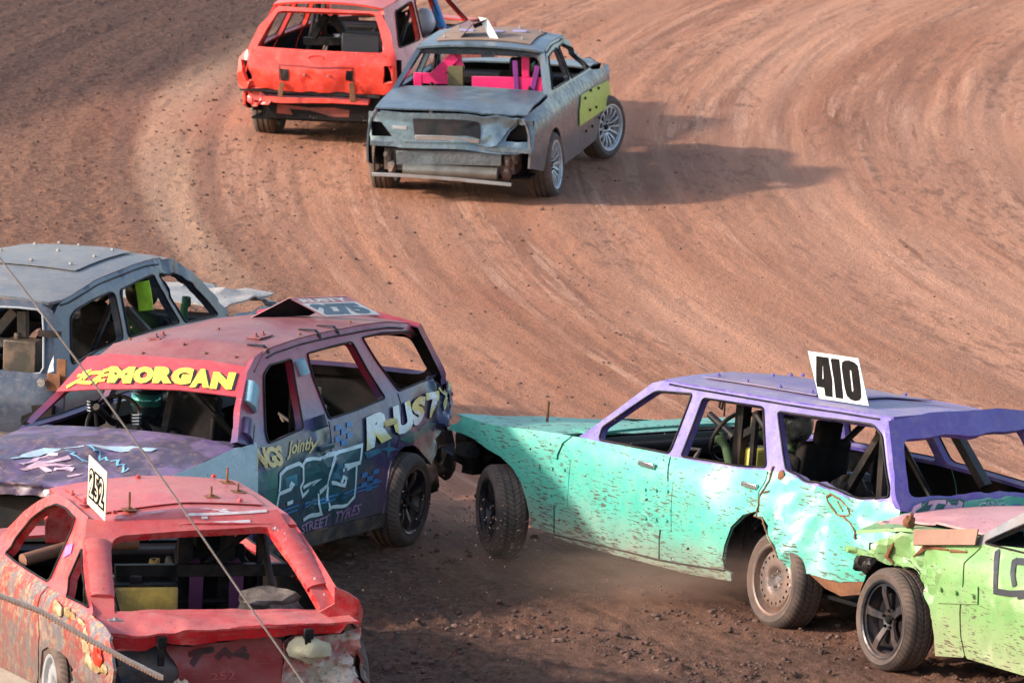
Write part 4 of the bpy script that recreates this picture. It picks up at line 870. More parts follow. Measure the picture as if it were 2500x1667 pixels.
# ================================================================ green saloon at the right edge
def build_green():
    gp = paint('lime_green_paint', (.19, .37, .12), .34, (.44, .38, .24), top=.3, low=.7, low_h=.5, grime=.14, mud=.8, chip=.5, dent=.9, chipcol=(.50, .22, .08), patch=((.50, .62, .36), .56, .66, 2.4))
    pk = paint('pink_bonnet_paint', (.72, .30, .32), .35, (.60, .42, .36), top=.3, low=0, grime=.25, chip=.8, dent=.7)
    bend = mkbend(dents=[((1.1, .85, .6), .4, (0, -.05, 0)), ((1.7, .7, .66), .4, (0, .03, -.03))], crumps=[((1.15, .83, .58), .42, .05, 6), ((1.75, .7, .66), .40, .07, 6), ((1.4, .6, .8), .4, .02, 6)], amp=.006)
    c = Car('green', 'saloon_car', 'lime green banger with pink bonnet and crumpled wing nosing in at the right edge', 'car', belt=.88, roof=1.30, yb=.765, yr=.60, W=.86, bend=bend, nose_t=.06)
    S = lambda pts: c.trs(1, 'E', pts)
    c.sidep('front_wing', S([(1672, 800), (1700, 792), (1725, 812), (1790, 782), (1860, 768), (1915, 760), (2160, 790), (2188, 812), (2150, 850), (2112, 885), (2108, 960), (2094, 1090), (2098, 1180), (2114, 1256), (2108, 1264), (1998, 1258), (1994, 1180), (1985, 1110), (1962, 1040), (1925, 965), (1880, 915), (1820, 888), (1770, 868), (1725, 852), (1700, 850), (1690, 830)]), 1, gp, step=.036, sharp=14)
    c.sidep('front_door', S([(2194, 812), (2352, 830), (2750, 880), (2760, 1190), (2700, 1420), (2352, 1338), (2125, 1268), (2118, 1256), (2103, 1180), (2100, 1090), (2113, 960), (2117, 888), (2156, 852)]), 1, gp, step=.05)
    belt = [(-2.1, .90), (-1, .92), (.65, .88), (1.9, .72)]; sill = [(-2.2, .40), (-1.8, .32), (-.9, .21), (.9, .19), (1.6, .28), (2.0, .40)]; ar = [(-1.25, .36, .31), (1.27, .36, .31)]
    std_side(c, -1, [-2.1, -1.0, .0, .75, 1.9], belt, sill, ar, gp); std_side(c, 1, [-2.1, -.95, -.45], belt, sill, ar, gp, ('rear_wing', 'rear_door'))
    zt = lambda x: lerpt([(-1.0, 1.28), (.0, 1.32)], x)
    std_green(c, -1, M['alu'], (-1.6, .75), (-1.0, .0), [(-1.4, -.95, .15), (-.5, -.5, .08), (.74, -.0, .07)], belt, zt)
    std_green(c, 1, plain('grey_screen_pillar', (.20, .21, .23), .5, .2, .3, DUST, .4), (-1.6, .66), (-1.0, -.05), [(-1.4, -.95, .15), (-.5, -.5, .08), (.56, -.08, .10)], [(-2.1, .92), (-.5, .90), (.2, .895), (.7, .885)], zt)
    roof(c, gp, -1.02, -.04, zt, .04)
    c.P('tail', [(-.74, .4), (.74, .4), (.74, .88), (-.74, .88)], lambda y, z: (-2.12-.05*(1-y*y), y, z), gp, step=.12, out=(-1, 0, 0)); deck(c, 'boot_lid', gp, -2.1, -1.5, lambda x, y: .91+.02*(1-y*y), lambda x: .74, .1)
    hz = lambda x, y: lerpt([(.6, .895), (1.2, .865), (1.8, .78), (1.95, .73)], x)+.045*(1-(y/.75)**2)
    deck(c, 'bonnet', pk, .66, 1.86, lambda x, y: hz(x, y)+.02, lambda x: lerpt([(.6, .60), (1.9, .56)], x), .045, (0, .10))
    m = MB()
    for s_ in (1, -1): m.tube([(x, s_*lerpt([(.6, .66), (1.9, .63)], x), hz(x, .6)-.015) for x in (.68, 1.0, 1.4, 1.8)], 0, sq=(.14, .02))
    m.build('wing_top', gp, c.root, bend=bend)
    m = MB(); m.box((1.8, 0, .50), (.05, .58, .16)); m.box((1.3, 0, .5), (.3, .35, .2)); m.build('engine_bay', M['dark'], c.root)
    m = MB()
    for k, (a, b) in enumerate([(1720, 870), (1735, 905), (1700, 890), (1750, 890)]): m.lump(hit(c.mat, 'E', a, b, lambda q: q.y-.62), .05, k*3, sub=2)
    m.build('crushed_headlight_bay', M['black'], c.root)
    # hoop of scorched metal and a screwed brown plate
    br = plain('brown_painted_plate', (.30, .14, .08), .5, 0, .2, DUST, .3)
    pl = lambda q: q.y-c.ys(q.x, q.z)-.05
    B = [hit(c.mat, 'E', x, y, pl) for x, y in [(1912, 755), (2168, 752), (2155, 815), (1910, 815)]]
    panel('bonnet_hinge_plate', [(0, 0), (1, 0), (1, 1), (0, 1)], lambda u, v: B[3].lerp(B[2], u).lerp(B[0].lerp(B[1], u), v), br, c.root, step=.3, th=.01, out=(0, 1, 0))
    rl = [[(1870, 850), (1950, 830), (2050, 835)], [(2060, 838), (2125, 842)], [(1830, 800), (1800, 850), (1810, 890)]]
    for l in rl:
        m = MB(); m.tube([bend(hit(c.mat, 'E', x, y, lambda q: q.y-c.ys(q.x, q.z)-.004)) for x, y in l], [.006, .022, .006][:len(l)] if len(l) == 3 else [.012, .006], 6)
        m.build('torn_metal_edge', M['rust'], c.root)
    q = hit(c.mat, 'E', 1895, 725, lambda q: q.z-.90); m = MB(); m.lump(q, .04, 3, sub=2); m.tube([q, q+V3(-.05, .02, .06)], .012); m.build('bonnet_catch', M['rust'], c.root)
    c.P('door_plate', S([(2010, 985), (2172, 980), (2170, 1052), (2008, 1046)]), c.side(1, .010), gp, step=.08, th=.004, out=(0, 1, 0))
    for x, y in [(2024, 992), (2085, 1005), (2152, 1018)]: q = bend(hit(c.mat, 'E', x, y, lambda q: q.y-c.ys(q.x, q.z)-.01)); b = MB(); b.tube([q, q+V3(0, .02, 0)], .013, 8); b.build('bolt', gp, c.root)
    spry = plain('black_spray_paint', (.03, .03, .04), .5, 0, .3, bump=0)
    TS = lambda pts: [(x, z) for x, z in c.trs(1, 'E', pts)]
    decal('lettering', [stroke(TS(p), .038) for p in ([(2250, 835), (2243, 920), (2240, 1000), (2300, 1010), (2360, 1008)], [(2320, 870), (2318, 980)], [(2330, 880), (2420, 890), (2430, 1010), (2330, 1020)])], c.side(1), spry, c.root, (0, .008, 0), bend, 'black sprayed race letters')
    c.P('windscreen_mesh', [(-.60, .95), (.60, .95), (.52, 1.24), (-.52, 1.24)], lambda y, z: (.62-(z-.92)*1.7, y, z), M['black'], holes=[], step=.2, out=(1, 0, 0), th=.004) if False else None
    wheel(c.root, (1.28, .79, .296), 1, 'five', .318, .21, steer=R(-6), camber=R(3), rr=.24); c.wp(1.28, .8)
    wheel(c.root, (1.27, -.76, .31), -1, 'five', .31, .2); wheel(c.root, (-1.25, .76, .31), 1, 'five', .31, .2); wheel(c.root, (-1.25, -.76, .31), -1, 'five', .31, .2)
    interior(c, -1.9, 1.6, dash=.55, bulk=.85, top=1.25, hoop=-.6, seat=(-.5, -.34), archx=(-1.25, 1.27))
    return c
# ================================================================ maroon and purple estate, number 275
def build_joe():
    pur = paint('purple_sprayed_paint', (.06, .045, .125), .3, (.30, .20, .18), top=.3, low=.5, low_h=.45, grime=.07, chip=.5, dent=.8, chipcol=(.30, .17, .12), patch=((.015, .07, .09), .5, .62, 1.6))
    hood = paint('purple_bonnet_paint', (.048, .036, .10), .3, (.30, .20, .17), top=.28, low=0, grime=.4, chip=1.0, dent=.9, chipcol=(.32, .17, .11), patch=((.22, .13, .30), .5, .6, 3))
    gh = paint('maroon_to_purple_paint', (.085, .065, .17), .3, (.36, .20, .18), top=.2, low=0, grime=.05, chip=.4, col2=(.33, .022, .045), split=1.10, dent=.6)
    mar = paint('maroon_roof_paint', (.25, .028, .045), .45, (.40, .24, .21), top=.5, low=0, grime=.25, chip=.2, dent=.6)
    red = paint('red_visor_paint', (.55, .05, .07), .35, (.50, .28, .25), top=.2, low=0, grime=.15, chip=.1, dent=.2)
    pale = paint('pale_blue_grey_sheet', (.42, .52, .55), .5, (.40, .28, .22), top=.3, low=.3, grime=.1, chip=.2, dent=.3)
    bend = mkbend(dents=[((-1.75, .87, .7), .35, (0, -.05, 0)), ((.2, .87, .5), .5, (0, -.03, 0))],
                  crumps=[((-2.25, .75, .75), .45, .06, 6), ((-.1, .87, .62), .42, .028, 5), ((2.2, 0, .85), 1.0, .06, 3.6), ((.9, .7, .9), .3, .02, 7)], amp=.007)
    c = Car('joe', 'estate_car', 'purple graffiti-painted banger estate with maroon roof, yellow sun-strip lettering and pyramid sign 275', 'car', belt=1.0, roof=1.42, yb=.775, yr=.60, bend=bend)
    S = lambda pts: c.trs(1, 'C', pts)
    top = S([(1268, 832), (1330, 826), (1450, 784), (1642, 712), (1760, 664), (1925, 600), (1985, 572), (2110, 522), (2230, 480)])
    def bz(x): return lerpt(sorted(top), x)
    sill = sorted(S([(1480, 1362), (1560, 1338), (1700, 1298), (1900, 1240)])); sl = lambda x: sill[0][1]
    xg = S([(1640, 712), (1985, 572)]); x1, x2 = xg[0][0], xg[1][0]
    sillt = [(-2.3, .36), (-1.85, .30), (-.95, .22), (.95, .22), (1.9, .30), (2.3, .42)]
    sb = sillt
    c.sidep('front_door', S([(1272, 832), (1330, 827), (1450, 785), (1640, 713), (1655, 800), (1648, 1000), (1656, 1236), (1500, 1278), (1280, 1340), (1262, 1180), (1270, 1000)]), 1, pur, step=.035)
    c.sidep('rear_door', S([(1646, 711), (1760, 665), (1925, 601), (1982, 575), (2000, 640), (1998, 760), (1962, 875), (1940, 960), (1926, 1050), (1908, 1166), (1780, 1202), (1662, 1235), (1654, 1000), (1661, 800)]), 1, pur, step=.045)
    c.sidep('rear_wing', S([(1988, 573), (2110, 523), (2232, 480), (2256, 520), (2262, 575), (2250, 660), (2225, 740), (2200, 800), (2190, 880), (2165, 930), (2150, 900), (2110, 855), (2065, 832), (2020, 838), (1985, 868), (1958, 925), (1946, 1000), (1938, 1060), (1932, 1165), (1916, 1170), (1932, 1050), (1946, 962), (1968, 878), (2004, 762), (2006, 640)]), 1, pur, step=.028)
    c.sidep('sill', S([(1280, 1346), (1500, 1284), (1660, 1240), (1910, 1170), (1934, 1168), (1925, 1215), (1900, 1242), (1700, 1296), (1560, 1338), (1480, 1362), (1290, 1420)]), 1, plain('dusty_black_sill', (.06, .05, .055), .7, 0, .3, DUST, .6), step=.06)
    # greenhouse
    ghp = S([(1184, 812), (1200, 640), (1236, 470), (1270, 392), (1320, 352), (1480, 300), (1640, 262), (1800, 232), (1930, 216), (2040, 224), (2095, 262), (2150, 325), (2215, 430), (2238, 482), (2110, 526), (1985, 576), (1925, 604), (1760, 668), (1642, 716), (1450, 788), (1330, 830), (1270, 836)])
    H = [rnd(S(h), .03) for h in ([(1316, 480), (1345, 430), (1452, 398), (1480, 560), (1514, 748), (1400, 795), (1336, 818), (1322, 760)],
                                 [(1532, 372), (1640, 340), (1752, 312), (1830, 450), (1922, 598), (1760, 660), (1645, 700), (1560, 480)],
                                 [(1806, 292), (1900, 272), (2040, 262), (2090, 290), (2150, 370), (2206, 470), (2110, 512), (1990, 562), (1880, 410)])]
    c.sidep('window_frame', ghp, 1, gh, holes=H, step=.06, th=.05, inner=pur)
    c.seals(1, H)
    rail = sorted(S([(1320, 352), (1480, 300), (1640, 262), (1800, 232), (1930, 216), (2040, 224)])+[(.44, 1.41), (.52, 1.375)]); zt = lambda x: lerpt(rail, x)
    beltR = [(-2.25, 1.03), (-1, 1.02), (1.1, .97), (2.3, .80)]
    std_side(c, -1, [-2.25, -1.15, -.05, 1.0, 2.25], beltR, sb, [(-1.38, .36, .31), (1.42, .36, .31)], pur)
    std_green(c, -1, gh, (-2.2, 1.12), (-1.95, .50), [(-2.15, -1.95, .12), (-1.1, -.92, .09), (-.04, -.08, .09), (1.12, .47, .07)], beltR, lambda x: zt(x)-.05)
    zf = roof(c, mar, rail[0][0], .49, zt, .022, curve=.09, tilt=-.055)
    for pts in ([(720, 308), (780, 290), (875, 290), (815, 312)], [(1225, 325), (1290, 308), (1365, 308), (1300, 327)]):
        q = c.trt('C', pts, lambda x, y: 1.49); cx = sum(p[0] for p in q)/4; cy = sum(p[1] for p in q)/4
        m = MB(); cx = min(max(cx, -1.6), .3); cy = min(max(cy, -.5), .5); z = zf(cx, cy)+.004; m.box((cx, cy, z), (.10, .05, .004)); m.build('roof_plate', mar, c.root)
        for d in (-.05, .05): bolt(c, (cx+d, cy, z), .03, .016, mar)
    for x, y in [(.38, .2), (.40, -.25), (.38, .42), (.1, -.5), (-.4, .5), (-1.2, .48), (-.2, 0), (.3, 0)]: bolt(c, (x, y, zf(x, y)), .012, .009)
    # straps round the rail
    for xx in S([(1600, 300), (1690, 280), (1345, 380)]):
        x = xx[0]; z = zt(x); y = c.ys(x, z); P = [(x, y-.14, zf(x, y-.14)+.004), (x, y-.02, z+.022), (x, y+.014, z-.01), (x, y+.022, z-.06), (x, y-.04, z-.085)]
        bars(c, 'rail_strap', [P], M['black'] if xx[0] < 0 or xx[0] > .1 else mar, (.035, .006))
    # windscreen surround and sun strip
    A = S([(1184, 812), (1236, 470), (1290, 375)])
    xw = lambda y, z: 1.0-(z-1.02)*1.40 + .10*(1-(y/.72)**2)
    T = lambda pts: c.trf('C', pts, xw)
    mp = lambda y, z: (xw(y, z)+.012, y, z)
    st = T([(438, 388), (560, 372), (800, 392), (1050, 410), (1258, 446), (1252, 505), (1216, 592), (1100, 578), (900, 556), (700, 547), (500, 549), (283, 562)])
    c.P('sun_strip', st, mp, red, step=.07, th=.008, out=(1, 0, 0), inner=M['dark'])
    TK = lambda pts: c.trf('K', pts, xw)
    blk = plain('sun_strip_black', (.03, .03, .04), .5, bump=0); yel = plain('yellow_lettering', (.86, .78, .10), .5, 0, .1, (.25, .15, .08), .25, 60, 0)
    letters = []; sh = []
    # J and small OE, then MORGAN, drawn as brush strokes
    G = {'J': [([(690, 165), (742, 150), (665, 222), (560, 280)], 20)], 'o': [([(700, 215), (760, 165), (850, 160), (845, 180), (760, 245), (690, 240), (640, 235)], 19), ([(650, 185), (720, 182)], 16)],
         'e': [([(930, 125), (870, 150), (830, 215), (790, 260)], 20), ([(860, 150), (930, 130)], 20), ([(835, 190), (905, 178)], 16), ([(810, 228), (880, 222)], 16)]}
    for k in G.values():
        for pts, w in k:
            a, b = TK([(0, 200), (w, 200)]); ww = abs(b[0]-a[0])*.95
            letters.append(stroke(TK(pts), ww))
    wd = [('M', 925, 1120, 110, 245, 905), ('O', 1130, 1285, 112, 248, 1105), ('R', 1288, 1452, 115, 250, 1270), ('G', 1440, 1602, 122, 262, 1412), ('A', 1590, 1760, 135, 288, 1575), ('N', 1765, 1945, 160, 300, 1740)]
    for ch, xa, xb, ya, yb, xc in wd:
        sl_ = -30
        q = [(xa+8, ya), (xb, ya+6), (xb+sl_-10, yb+4), (xc, yb-2)]
        for off, L in ((0, letters), (12, sh)):
            L.append(quad_text(ch, TK([(a+off*1.3, b+off*.5) for a, b in [(q[0][0]-9, q[0][1]), (q[1][0]+9, q[1][1]), (q[2][0]+9, q[2][1]), (q[3][0]-9, q[3][1])]]), .085))
    decal('lettering', sh, mp, blk, c.root, (.010, 0, 0), bend, nx=3, ny=2)
    decal('lettering', letters, mp, yel, c.root, (.013, 0, 0), bend, 'yellow graffiti lettering JOE MORGAN', nx=3, ny=2)
    # pillars wraps
    bl = plain('light_blue_tape', (.25, .47, .55), .5, 0, .2, DUST, .3)
    def sp(x, y, o=0): return bend(hit(c.mat, 'C', x, y, lambda q: q.y-c.ys(q.x, q.z)-o))
    wraps(c, [sp(1262, 540, .0), sp(1246, 640, .0)], .060, .75, bl, 'pillar_tape'); wraps(c, [sp(1488, 402, 0), sp(1516, 470, 0)], .055, .7, bl, 'pillar_tape')
    wraps(c, [sp(1238, 720, -.01), sp(1224, 800, -.01)], .06, .7, pur, 'pillar_wrap')
    bars(c, 'hinge_plate', [[sp(1575, 690, .01), sp(1590, 750, .01)]], pur, (.16, .02))
    # bonnet
    def hz(x, y):
        Y = .80; t = min(1, abs(y)/Y); return lerpt([(1.0, 1.0), (1.5, .975), (2.0, .90), (2.3, .80), (2.4, .72)], x) + .035*(1-t*t) - .02*t**4
    yf = lambda x: lerpt([(1.0, .77), (1.8, .78), (2.2, .74), (2.4, .68)], x)
    deck(c, 'bonnet', hood, 1.03, 2.22, hz, yf, .05, (.0, .08), .012)
    TB = lambda pts: c.trt('K', pts, hz)
    mpb = lambda x, y: (x, y, hz(x, y))
    lb = plain('pale_blue_spray', (.45, .62, .72), .5, 0, .2, DUST, .4, 20); pk = plain('pink_spray', (.62, .42, .55), .5, 0, .2, DUST, .45, 20)
    def clampxy(pts): return [(min(max(x, 1.06), 2.2), min(max(y, -.72), .72)) for x, y in pts]
    decal('bonnet_graphic', [poly(clampxy(TB([(60, 880), (140, 815), (300, 770), (700, 758), (1100, 770), (1300, 800), (1250, 820), (1000, 800), (700, 785), (300, 800), (150, 850)])))], mpb, lb, c.root, (0, 0, .006), bend)
    Sx = [[(150, 900), (300, 850), (420, 840), (460, 860)], [(160, 940), (300, 890), (480, 880), (560, 870)], [(200, 920), (350, 900), (500, 905), (600, 930)], [(330, 970), (400, 930), (560, 950), (620, 950)], [(570, 1000), (640, 980), (700, 995)], [(310, 880), (340, 960)]]
    decal('bonnet_graphic', [stroke(clampxy(TB(p)), .035) for p in Sx], mpb, pk, c.root, (0, 0, .007), bend, 'pink scrawled letters')
    cyn = plain('cyan_scrawl', (.22, .50, .68), .5)
    decal('bonnet_graphic', [stroke(clampxy(TB(p)), .014) for p in ([(580, 815), (640, 850), (610, 860), (680, 890), (650, 880), (720, 890)], [(770, 805), (800, 840), (850, 830), (860, 870), (900, 850), (920, 890)], [(930, 900), (980, 890), (960, 930), (1010, 920), (990, 970), (1050, 950)])], mpb, cyn, c.root, (0, 0, .007), bend)
    c.P('scuttle', [(.88, -.70), (1.08, -.72), (1.08, .72), (.88, .70)], lambda x, y: (x+.07*(1-(y/.7)**2), y, .985), pur, step=.1, out=(0, 0, 1))
    # dark smashed nose under the bonnet
    m = MB(); m.box((2.05, 0, .55), (.06, .70, .18)); m.box((1.75, 0, .5), (.25, .3, .2)); m.box((2.15, 0, .36), (.05, .72, .05)); m.build('engine_bay', M['dark'], c.root, bend=bend)
    c.sidep('front_wing', sideout(1.0, 2.25, [(1.0, .97), (1.9, .86), (2.25, .76)], sillt, [(1.42, .36, .31)]), 1, pur, step=.05)
    c.P('crumpled_bonnet_lip', [(-.70, .76), (.70, .76), (.70, .84), (-.70, .84)], lambda y, z: (2.27-.06*(y/.7)**2-.06*(.84-z), y, z), hood, step=.03, th=.01, out=(1, 0, 0))
    q = S([(1266, 808), (1120, 865), (850, 978), (1000, 1010), (1120, 1030), (1277, 1085)])
    zq = [p for p in q]; c.P('patch_panel', q, c.side(1, .014), pale, step=.06, th=.004, out=(0, 1, 0))
    c.P('front_panel', [(-.74, .22), (.74, .22), (.74, .74), (-.74, .74)], lambda y, z: (2.02-.06*(y/.75)**2, y, z), M['dark'], step=.06, out=(1, 0, 0))  # dark sheet added to stand for the shaded hollow under the bonnet
    # lettering on the left side
    mps = c.side(1); SI = lambda pts: c.trs(1, 'I', pts)
    gold = plain('gold_lettering', (.88, .64, .26), .5, 0, .15, (.3, .2, .12), .3, 30, 0); wh = plain('pale_cyan_lettering', (.80, .90, .92), .45, 0, .2, (.2, .3, .35), .4, 14, 0)
    wy = paint('white_yellow_lettering', (.88, .90, .88), .4, (.4, .3, .25), top=0, low=0, grime=.12, chip=.3, patch=((.85, .66, .08), .48, .56, 3.2)); bld = plain('blue_check', (.05, .22, .50), .45, 0, .3, bump=0); mg = plain('mauve_spray', (.50, .26, .46), .5, 0, .3, (.1, .08, .15), .6, 25, 0)
    dkb = plain('dark_letter_shade', (.02, .02, .04), .4, bump=0); tealp = plain('teal_letter_fill', (.02, .12, .16), .4, 0, .5, (.02, .03, .06), .7, 8, 0)
    for s_, q in [('NGS', [(125, 760), (325, 735), (345, 890), (140, 935)])]: decal('lettering', [quad_text(s_, SI(q), .05, space=.9)], mps, gold, c.root, (0, .007, 0), bend, 'gold letters NGS')
    decal('lettering', [quad_text('Jointly', SI([(370, 715), (600, 665), (615, 795), (375, 850)]), .02, .3)], mps, gold, c.root, (0, .007, 0), bend, 'gold script lettering')
    rr = [('R', [(965, 530), (1165, 440), (1165, 690), (970, 790)]), ('U', [(1170, 450), (1300, 400), (1340, 610), (1180, 690)]), ('S', [(1310, 400), (1440, 350), (1450, 560), (1330, 610)]), ('T', [(1430, 345), (1550, 305), (1520, 520), (1480, 540)]), ('Y', [(1545, 298), (1625, 250), (1600, 430), (1560, 455)])]
    decal('lettering', [quad_text(s_, SI([(a+6, b+12) for a, b in q]), .09) for s_, q in rr], mps, dkb, c.root, (0, .006, 0), bend, nx=4)
    decal('lettering', [quad_text(s_, SI(q), .07) for s_, q in rr], mps, wy, c.root, (0, .018, 0), bend, 'big white and yellow letters RUSTY', nx=4)
    fill = [SI([(310, 960), (500, 880), (520, 1160), (300, 1200)]), SI([(530, 870), (940, 750), (900, 1170), (700, 1230), (640, 1240), (530, 1150)])]
    decal('number_fill', [poly(f) for f in fill], mps, tealp, c.root, (0, .005, 0), bend)
    lines = [[(310, 1095), (320, 960), (370, 915), (480, 880), (520, 900), (530, 1010), (510, 1060), (525, 1130), (640, 1015), (575, 1030), (530, 1060)], [(310, 1110), (420, 1075), (440, 1045), (420, 1030), (405, 1060)], [(310, 1110), (290, 1215)], [(385, 1190), (440, 1175)],
             [(515, 890), (530, 860), (745, 800), (735, 900), (715, 980), (700, 1140), (700, 1230), (830, 1200), (890, 1140), (900, 1000), (905, 890), (800, 940)], [(660, 830), (945, 745), (930, 880), (810, 910)], [(650, 1110), (690, 1060), (740, 1040), (800, 1055), (820, 1000), (800, 985), (785, 1030)], [(640, 1120), (635, 1200), (650, 1260), (530, 1310)]]
    decal('lettering', [stroke(SI(l), .025) for l in lines], mps, wh, c.root, (0, .008, 0), bend, 'pale outlined race number 275 on the doors')
    cs = plain('cyan_spray_haze', (.05, .30, .42), .45, 0, .5, (.05, .04, .12), .7, 9, 0); gs = plain('green_spray_haze', (.02, .16, .13), .45, 0, .5, (.05, .04, .12), .7, 9, 0)
    decal('spray_patch', [poly(SI([(150, 960), (300, 905), (290, 1200), (240, 1190), (160, 1080)]))], mps, gs, c.root, (0, .0035, 0), bend)
    decal('spray_patch', [poly(SI([(1230, 700), (1330, 640), (1420, 640), (1500, 560), (1560, 560), (1540, 620), (1420, 700), (1300, 730)]))], mps, gs, c.root, (0, .0035, 0), bend)
    for p in ([(965, 800), (1080, 770), (1100, 800), (990, 850)], [(1140, 760), (1155, 700), (1165, 760), (1230, 775), (1165, 790), (1150, 850), (1140, 790), (1080, 780)], [(360, 990), (470, 960), (480, 1050), (380, 1080)], [(760, 880), (850, 930), (850, 1000), (740, 1010)]): decal('spray_patch', [poly(SI(p))], mps, cs, c.root, (0, .006, 0), bend)
    for (x0, y0, n, mth, dx, dy, sx, sy) in [(745, 590, 3, 4, 42, -12, 2, 42), (950, 960, 3, 4, 45, -14, -3, 38)]:
        ck = []
        for i in range(n):
            for j in range(mth):
                if (i+j) % 2 == 0:
                    a = x0+i*dx+j*sx; b = y0+i*dy+j*sy; ck.append(poly(SI([(a, b), (a+dx, b+dy), (a+dx+sx, b+dy+sy), (a+sx, b+sy)])))
        decal('checker_pattern', ck, mps, bld, c.root, (0, .006, 0), bend, nx=1, ny=1)
    decal('pinstripe', [stroke(SI(l), .012) for l in ([(540, 1190), (1100, 1015)], [(540, 1215), (1080, 1050)], [(300, 1255), (500, 1200)], [(300, 1285), (480, 1240)])], mps, bld, c.root, (0, .0065, 0), bend)
    decal('lettering', [quad_text('STREET', SI([(500, 1360), (700, 1270), (695, 1350), (510, 1425)]), .02, .3), quad_text('TYRES', SI([(745, 1255), (950, 1185), (935, 1265), (735, 1340)]), .02, .3)], mps, mg, c.root, (0, .007, 0), bend, 'mauve lettering STREET TYRES')
    for (x, y) in [(1145, 570)]:
        p = bend(hit(c.mat, 'I', x, y, lambda q: q.y-c.ys(q.x, q.z))); b = MB(); b.box(p+V3(0, .028, 0), (.085, .012, .018)); b.box(p+V3(0, .01, 0), (.06, .012, .02)); b.build('door_handle', gold, c.root, bevel=.006)
    p = bend(hit(c.mat, 'I', 660, 745, lambda q: q.y-c.ys(q.x, q.z))); b = MB(); b.box(p+V3(0, .02, 0), (.10, .012, .018)); b.build('door_handle', pur, c.root, bevel=.006)
    # rear end
    xf = lambda y, z: -2.22+(z-1.0)*.55 - .06*(1-(y/.78)**2); ztop = zt(-1.85)
    c.P('tailgate_frame', [(-.74, .98), (.74, .98), (.74, 1.04), (.62, ztop-.02), (.3, ztop+.04), (-.3, ztop+.04), (-.62, ztop-.02)], lambda y, z: (xf(y, z), y, z), gh, holes=[rnd([(-.64, 1.05), (.64, 1.05), (.54, ztop-.1), (-.54, ztop-.1)], .05)], step=.06, out=(-1, 0, 0), th=.05)
    c.P('tailgate', [(.74, .40), (.74, .97), (0, 1.0), (-.74, .97), (-.74, .40)], lambda y, z: (-2.26 - .05*(1-(y/.78)**2)+.05*abs(z-.8), y, z), pur, step=.05, out=(-1, 0, 0))
    m = MB()
    for k, (x, y, z, r) in enumerate([(-2.22, .70, .55, .16), (-2.12, .78, .45, .12), (-2.3, .5, .48, .14), (-1.95, .74, .36, .11)]): m.lump((x, y, z), r, k*5, (.7, .6, 1), sub=2)
    m.build('smashed_bumper', M['black'], c.root, bend=bend)
    wheel(c.root, (-1.345, .80, .305), 1, 'seven', .32, .215, steer=R(2), camber=R(-3), rr=.222); c.wp(-1.37, .82)
    wheel(c.root, (1.42, .76, .31), 1, 'steel', .31, .2); wheel(c.root, (-1.38, -.76, .31), -1, 'steel', .31, .2); wheel(c.root, (1.42, -.76, .31), -1, 'steel', .31, .2)
    interior(c, -2.1, 1.9, dash=.95, bulk=.90, top=1.36, hoop=-.30, seat=(-.22, -.30), cagey=.50)
    bars(c, 'cage_brace', [[(-.30, .52, 1.3), (-.05, .72, .62)], [(.35, .52, 1.30), (.55, .60, .3)], [(.28, -.05, 1.34), (.62, -.05, .55)]], M['black'], (.05, .05))
    m = MB()
    for k, (x, y, z, r) in enumerate([(-1.0, .35, .92, .08), (-.85, .42, .88, .06), (-1.08, .25, .9, .06)]): m.lump((x, y, z), r, k*7, (1, .7, .8), sub=2)
    m.tube([(-.95, .36, .9), (-.95, .36, 1.08)], .035); m.build('engine_part', plain('pale_brass', (.60, .48, .26), .4, .5, .3, DUST, .4), c.root)
    m = MB(); m.box((-1.5, -.68, 1.0), (.6, .02, .05)); m.box((-1.5, -.66, .82), (.6, .02, .04)); m.box((-.5, -.69, .96), (.45, .02, .05)); m.build('inner_trim', M['alu'], c.root)
    m = MB()
    for k in range(26): m.lump((.25+.35*noise.noise((k, 0, 0)), .50+.2*noise.noise((k, 5, 0)), .60+.30*noise.noise((k, 0, 9))), .07, k, sub=2)
    m.build('padding', plain('mossy_foam', (.035, .035, .02), .95, 0, .5, (.10, .08, .05), .5, 40, .5), c.root)
    clutter(c, 8, -1.2, .3, .5, .95); rail_line(c, 1, rail[0][0]+.15, .25, zt, .035)
    sw = hit(c.mat, 'K', 930, 580, lambda q: q.x-.62); steering(c, sw, R(30), .19)
    vis = plain('green_mirrored_visor', (.10, .42, .36), .12, .6, .3, bump=0)
    hd = headat(c, 'K', 1235, 400, 0, .10, .12); driver(c, hd, 'driver in black helmet with green visor gripping the wheel under the yellow-lettered sun strip', plain('black_suit', (.016, .016, .018), .8), plain('black_helmet_teal', (.02, .03, .035), .2), visor=vis, wheelp=(sw.x-hd.x-.02, sw.y-hd.y, sw.z-hd.z+.04), lean=.12,
           trim=plain('orange_trim', (.75, .22, .03), .6), glove=plain('white_glove_stripe', (.75, .75, .75), .6))
    # pyramid sign on the roof: two sloping boards meeting at a ridge
    yb = 0
    F = lambda q: q.z-(zf(min(max(q.x, -1.8), .4), min(max(q.y, -.5), .5))+.01)
    base = [hit(c.mat, 'N', x, y, lambda q: q.z-1.515) for x, y in [(1530, 585), (2150, 500)]]
    a0, a1 = base; L = (a1-a0)
    ctr = (a0+a1)/2; d = V3(L.x, L.y, 0).normalized(); n = V3(-d.y, d.x, 0)
    if (c.mat.to_3x3() @ n).x > 0: n = -n                    # towards the left of the track
    # board in front of the ridge, board behind
    h = .185; w0, run = .40, .27; z0 = 1.515
    def findr():
        r0 = hit(c.mat, 'N', 820, 215, lambda q: q.z-(z0+h)); r1 = hit(c.mat, 'N', 1500, 130, lambda q: q.z-(z0+h)); l0 = hit(c.mat, 'N', 145, 578, lambda q: q.z-z0); return r0, r1, l0
    r0, r1, l0 = findr()
    # keep it compact: limit the depth the grazing view exaggerates
    yaw = 0
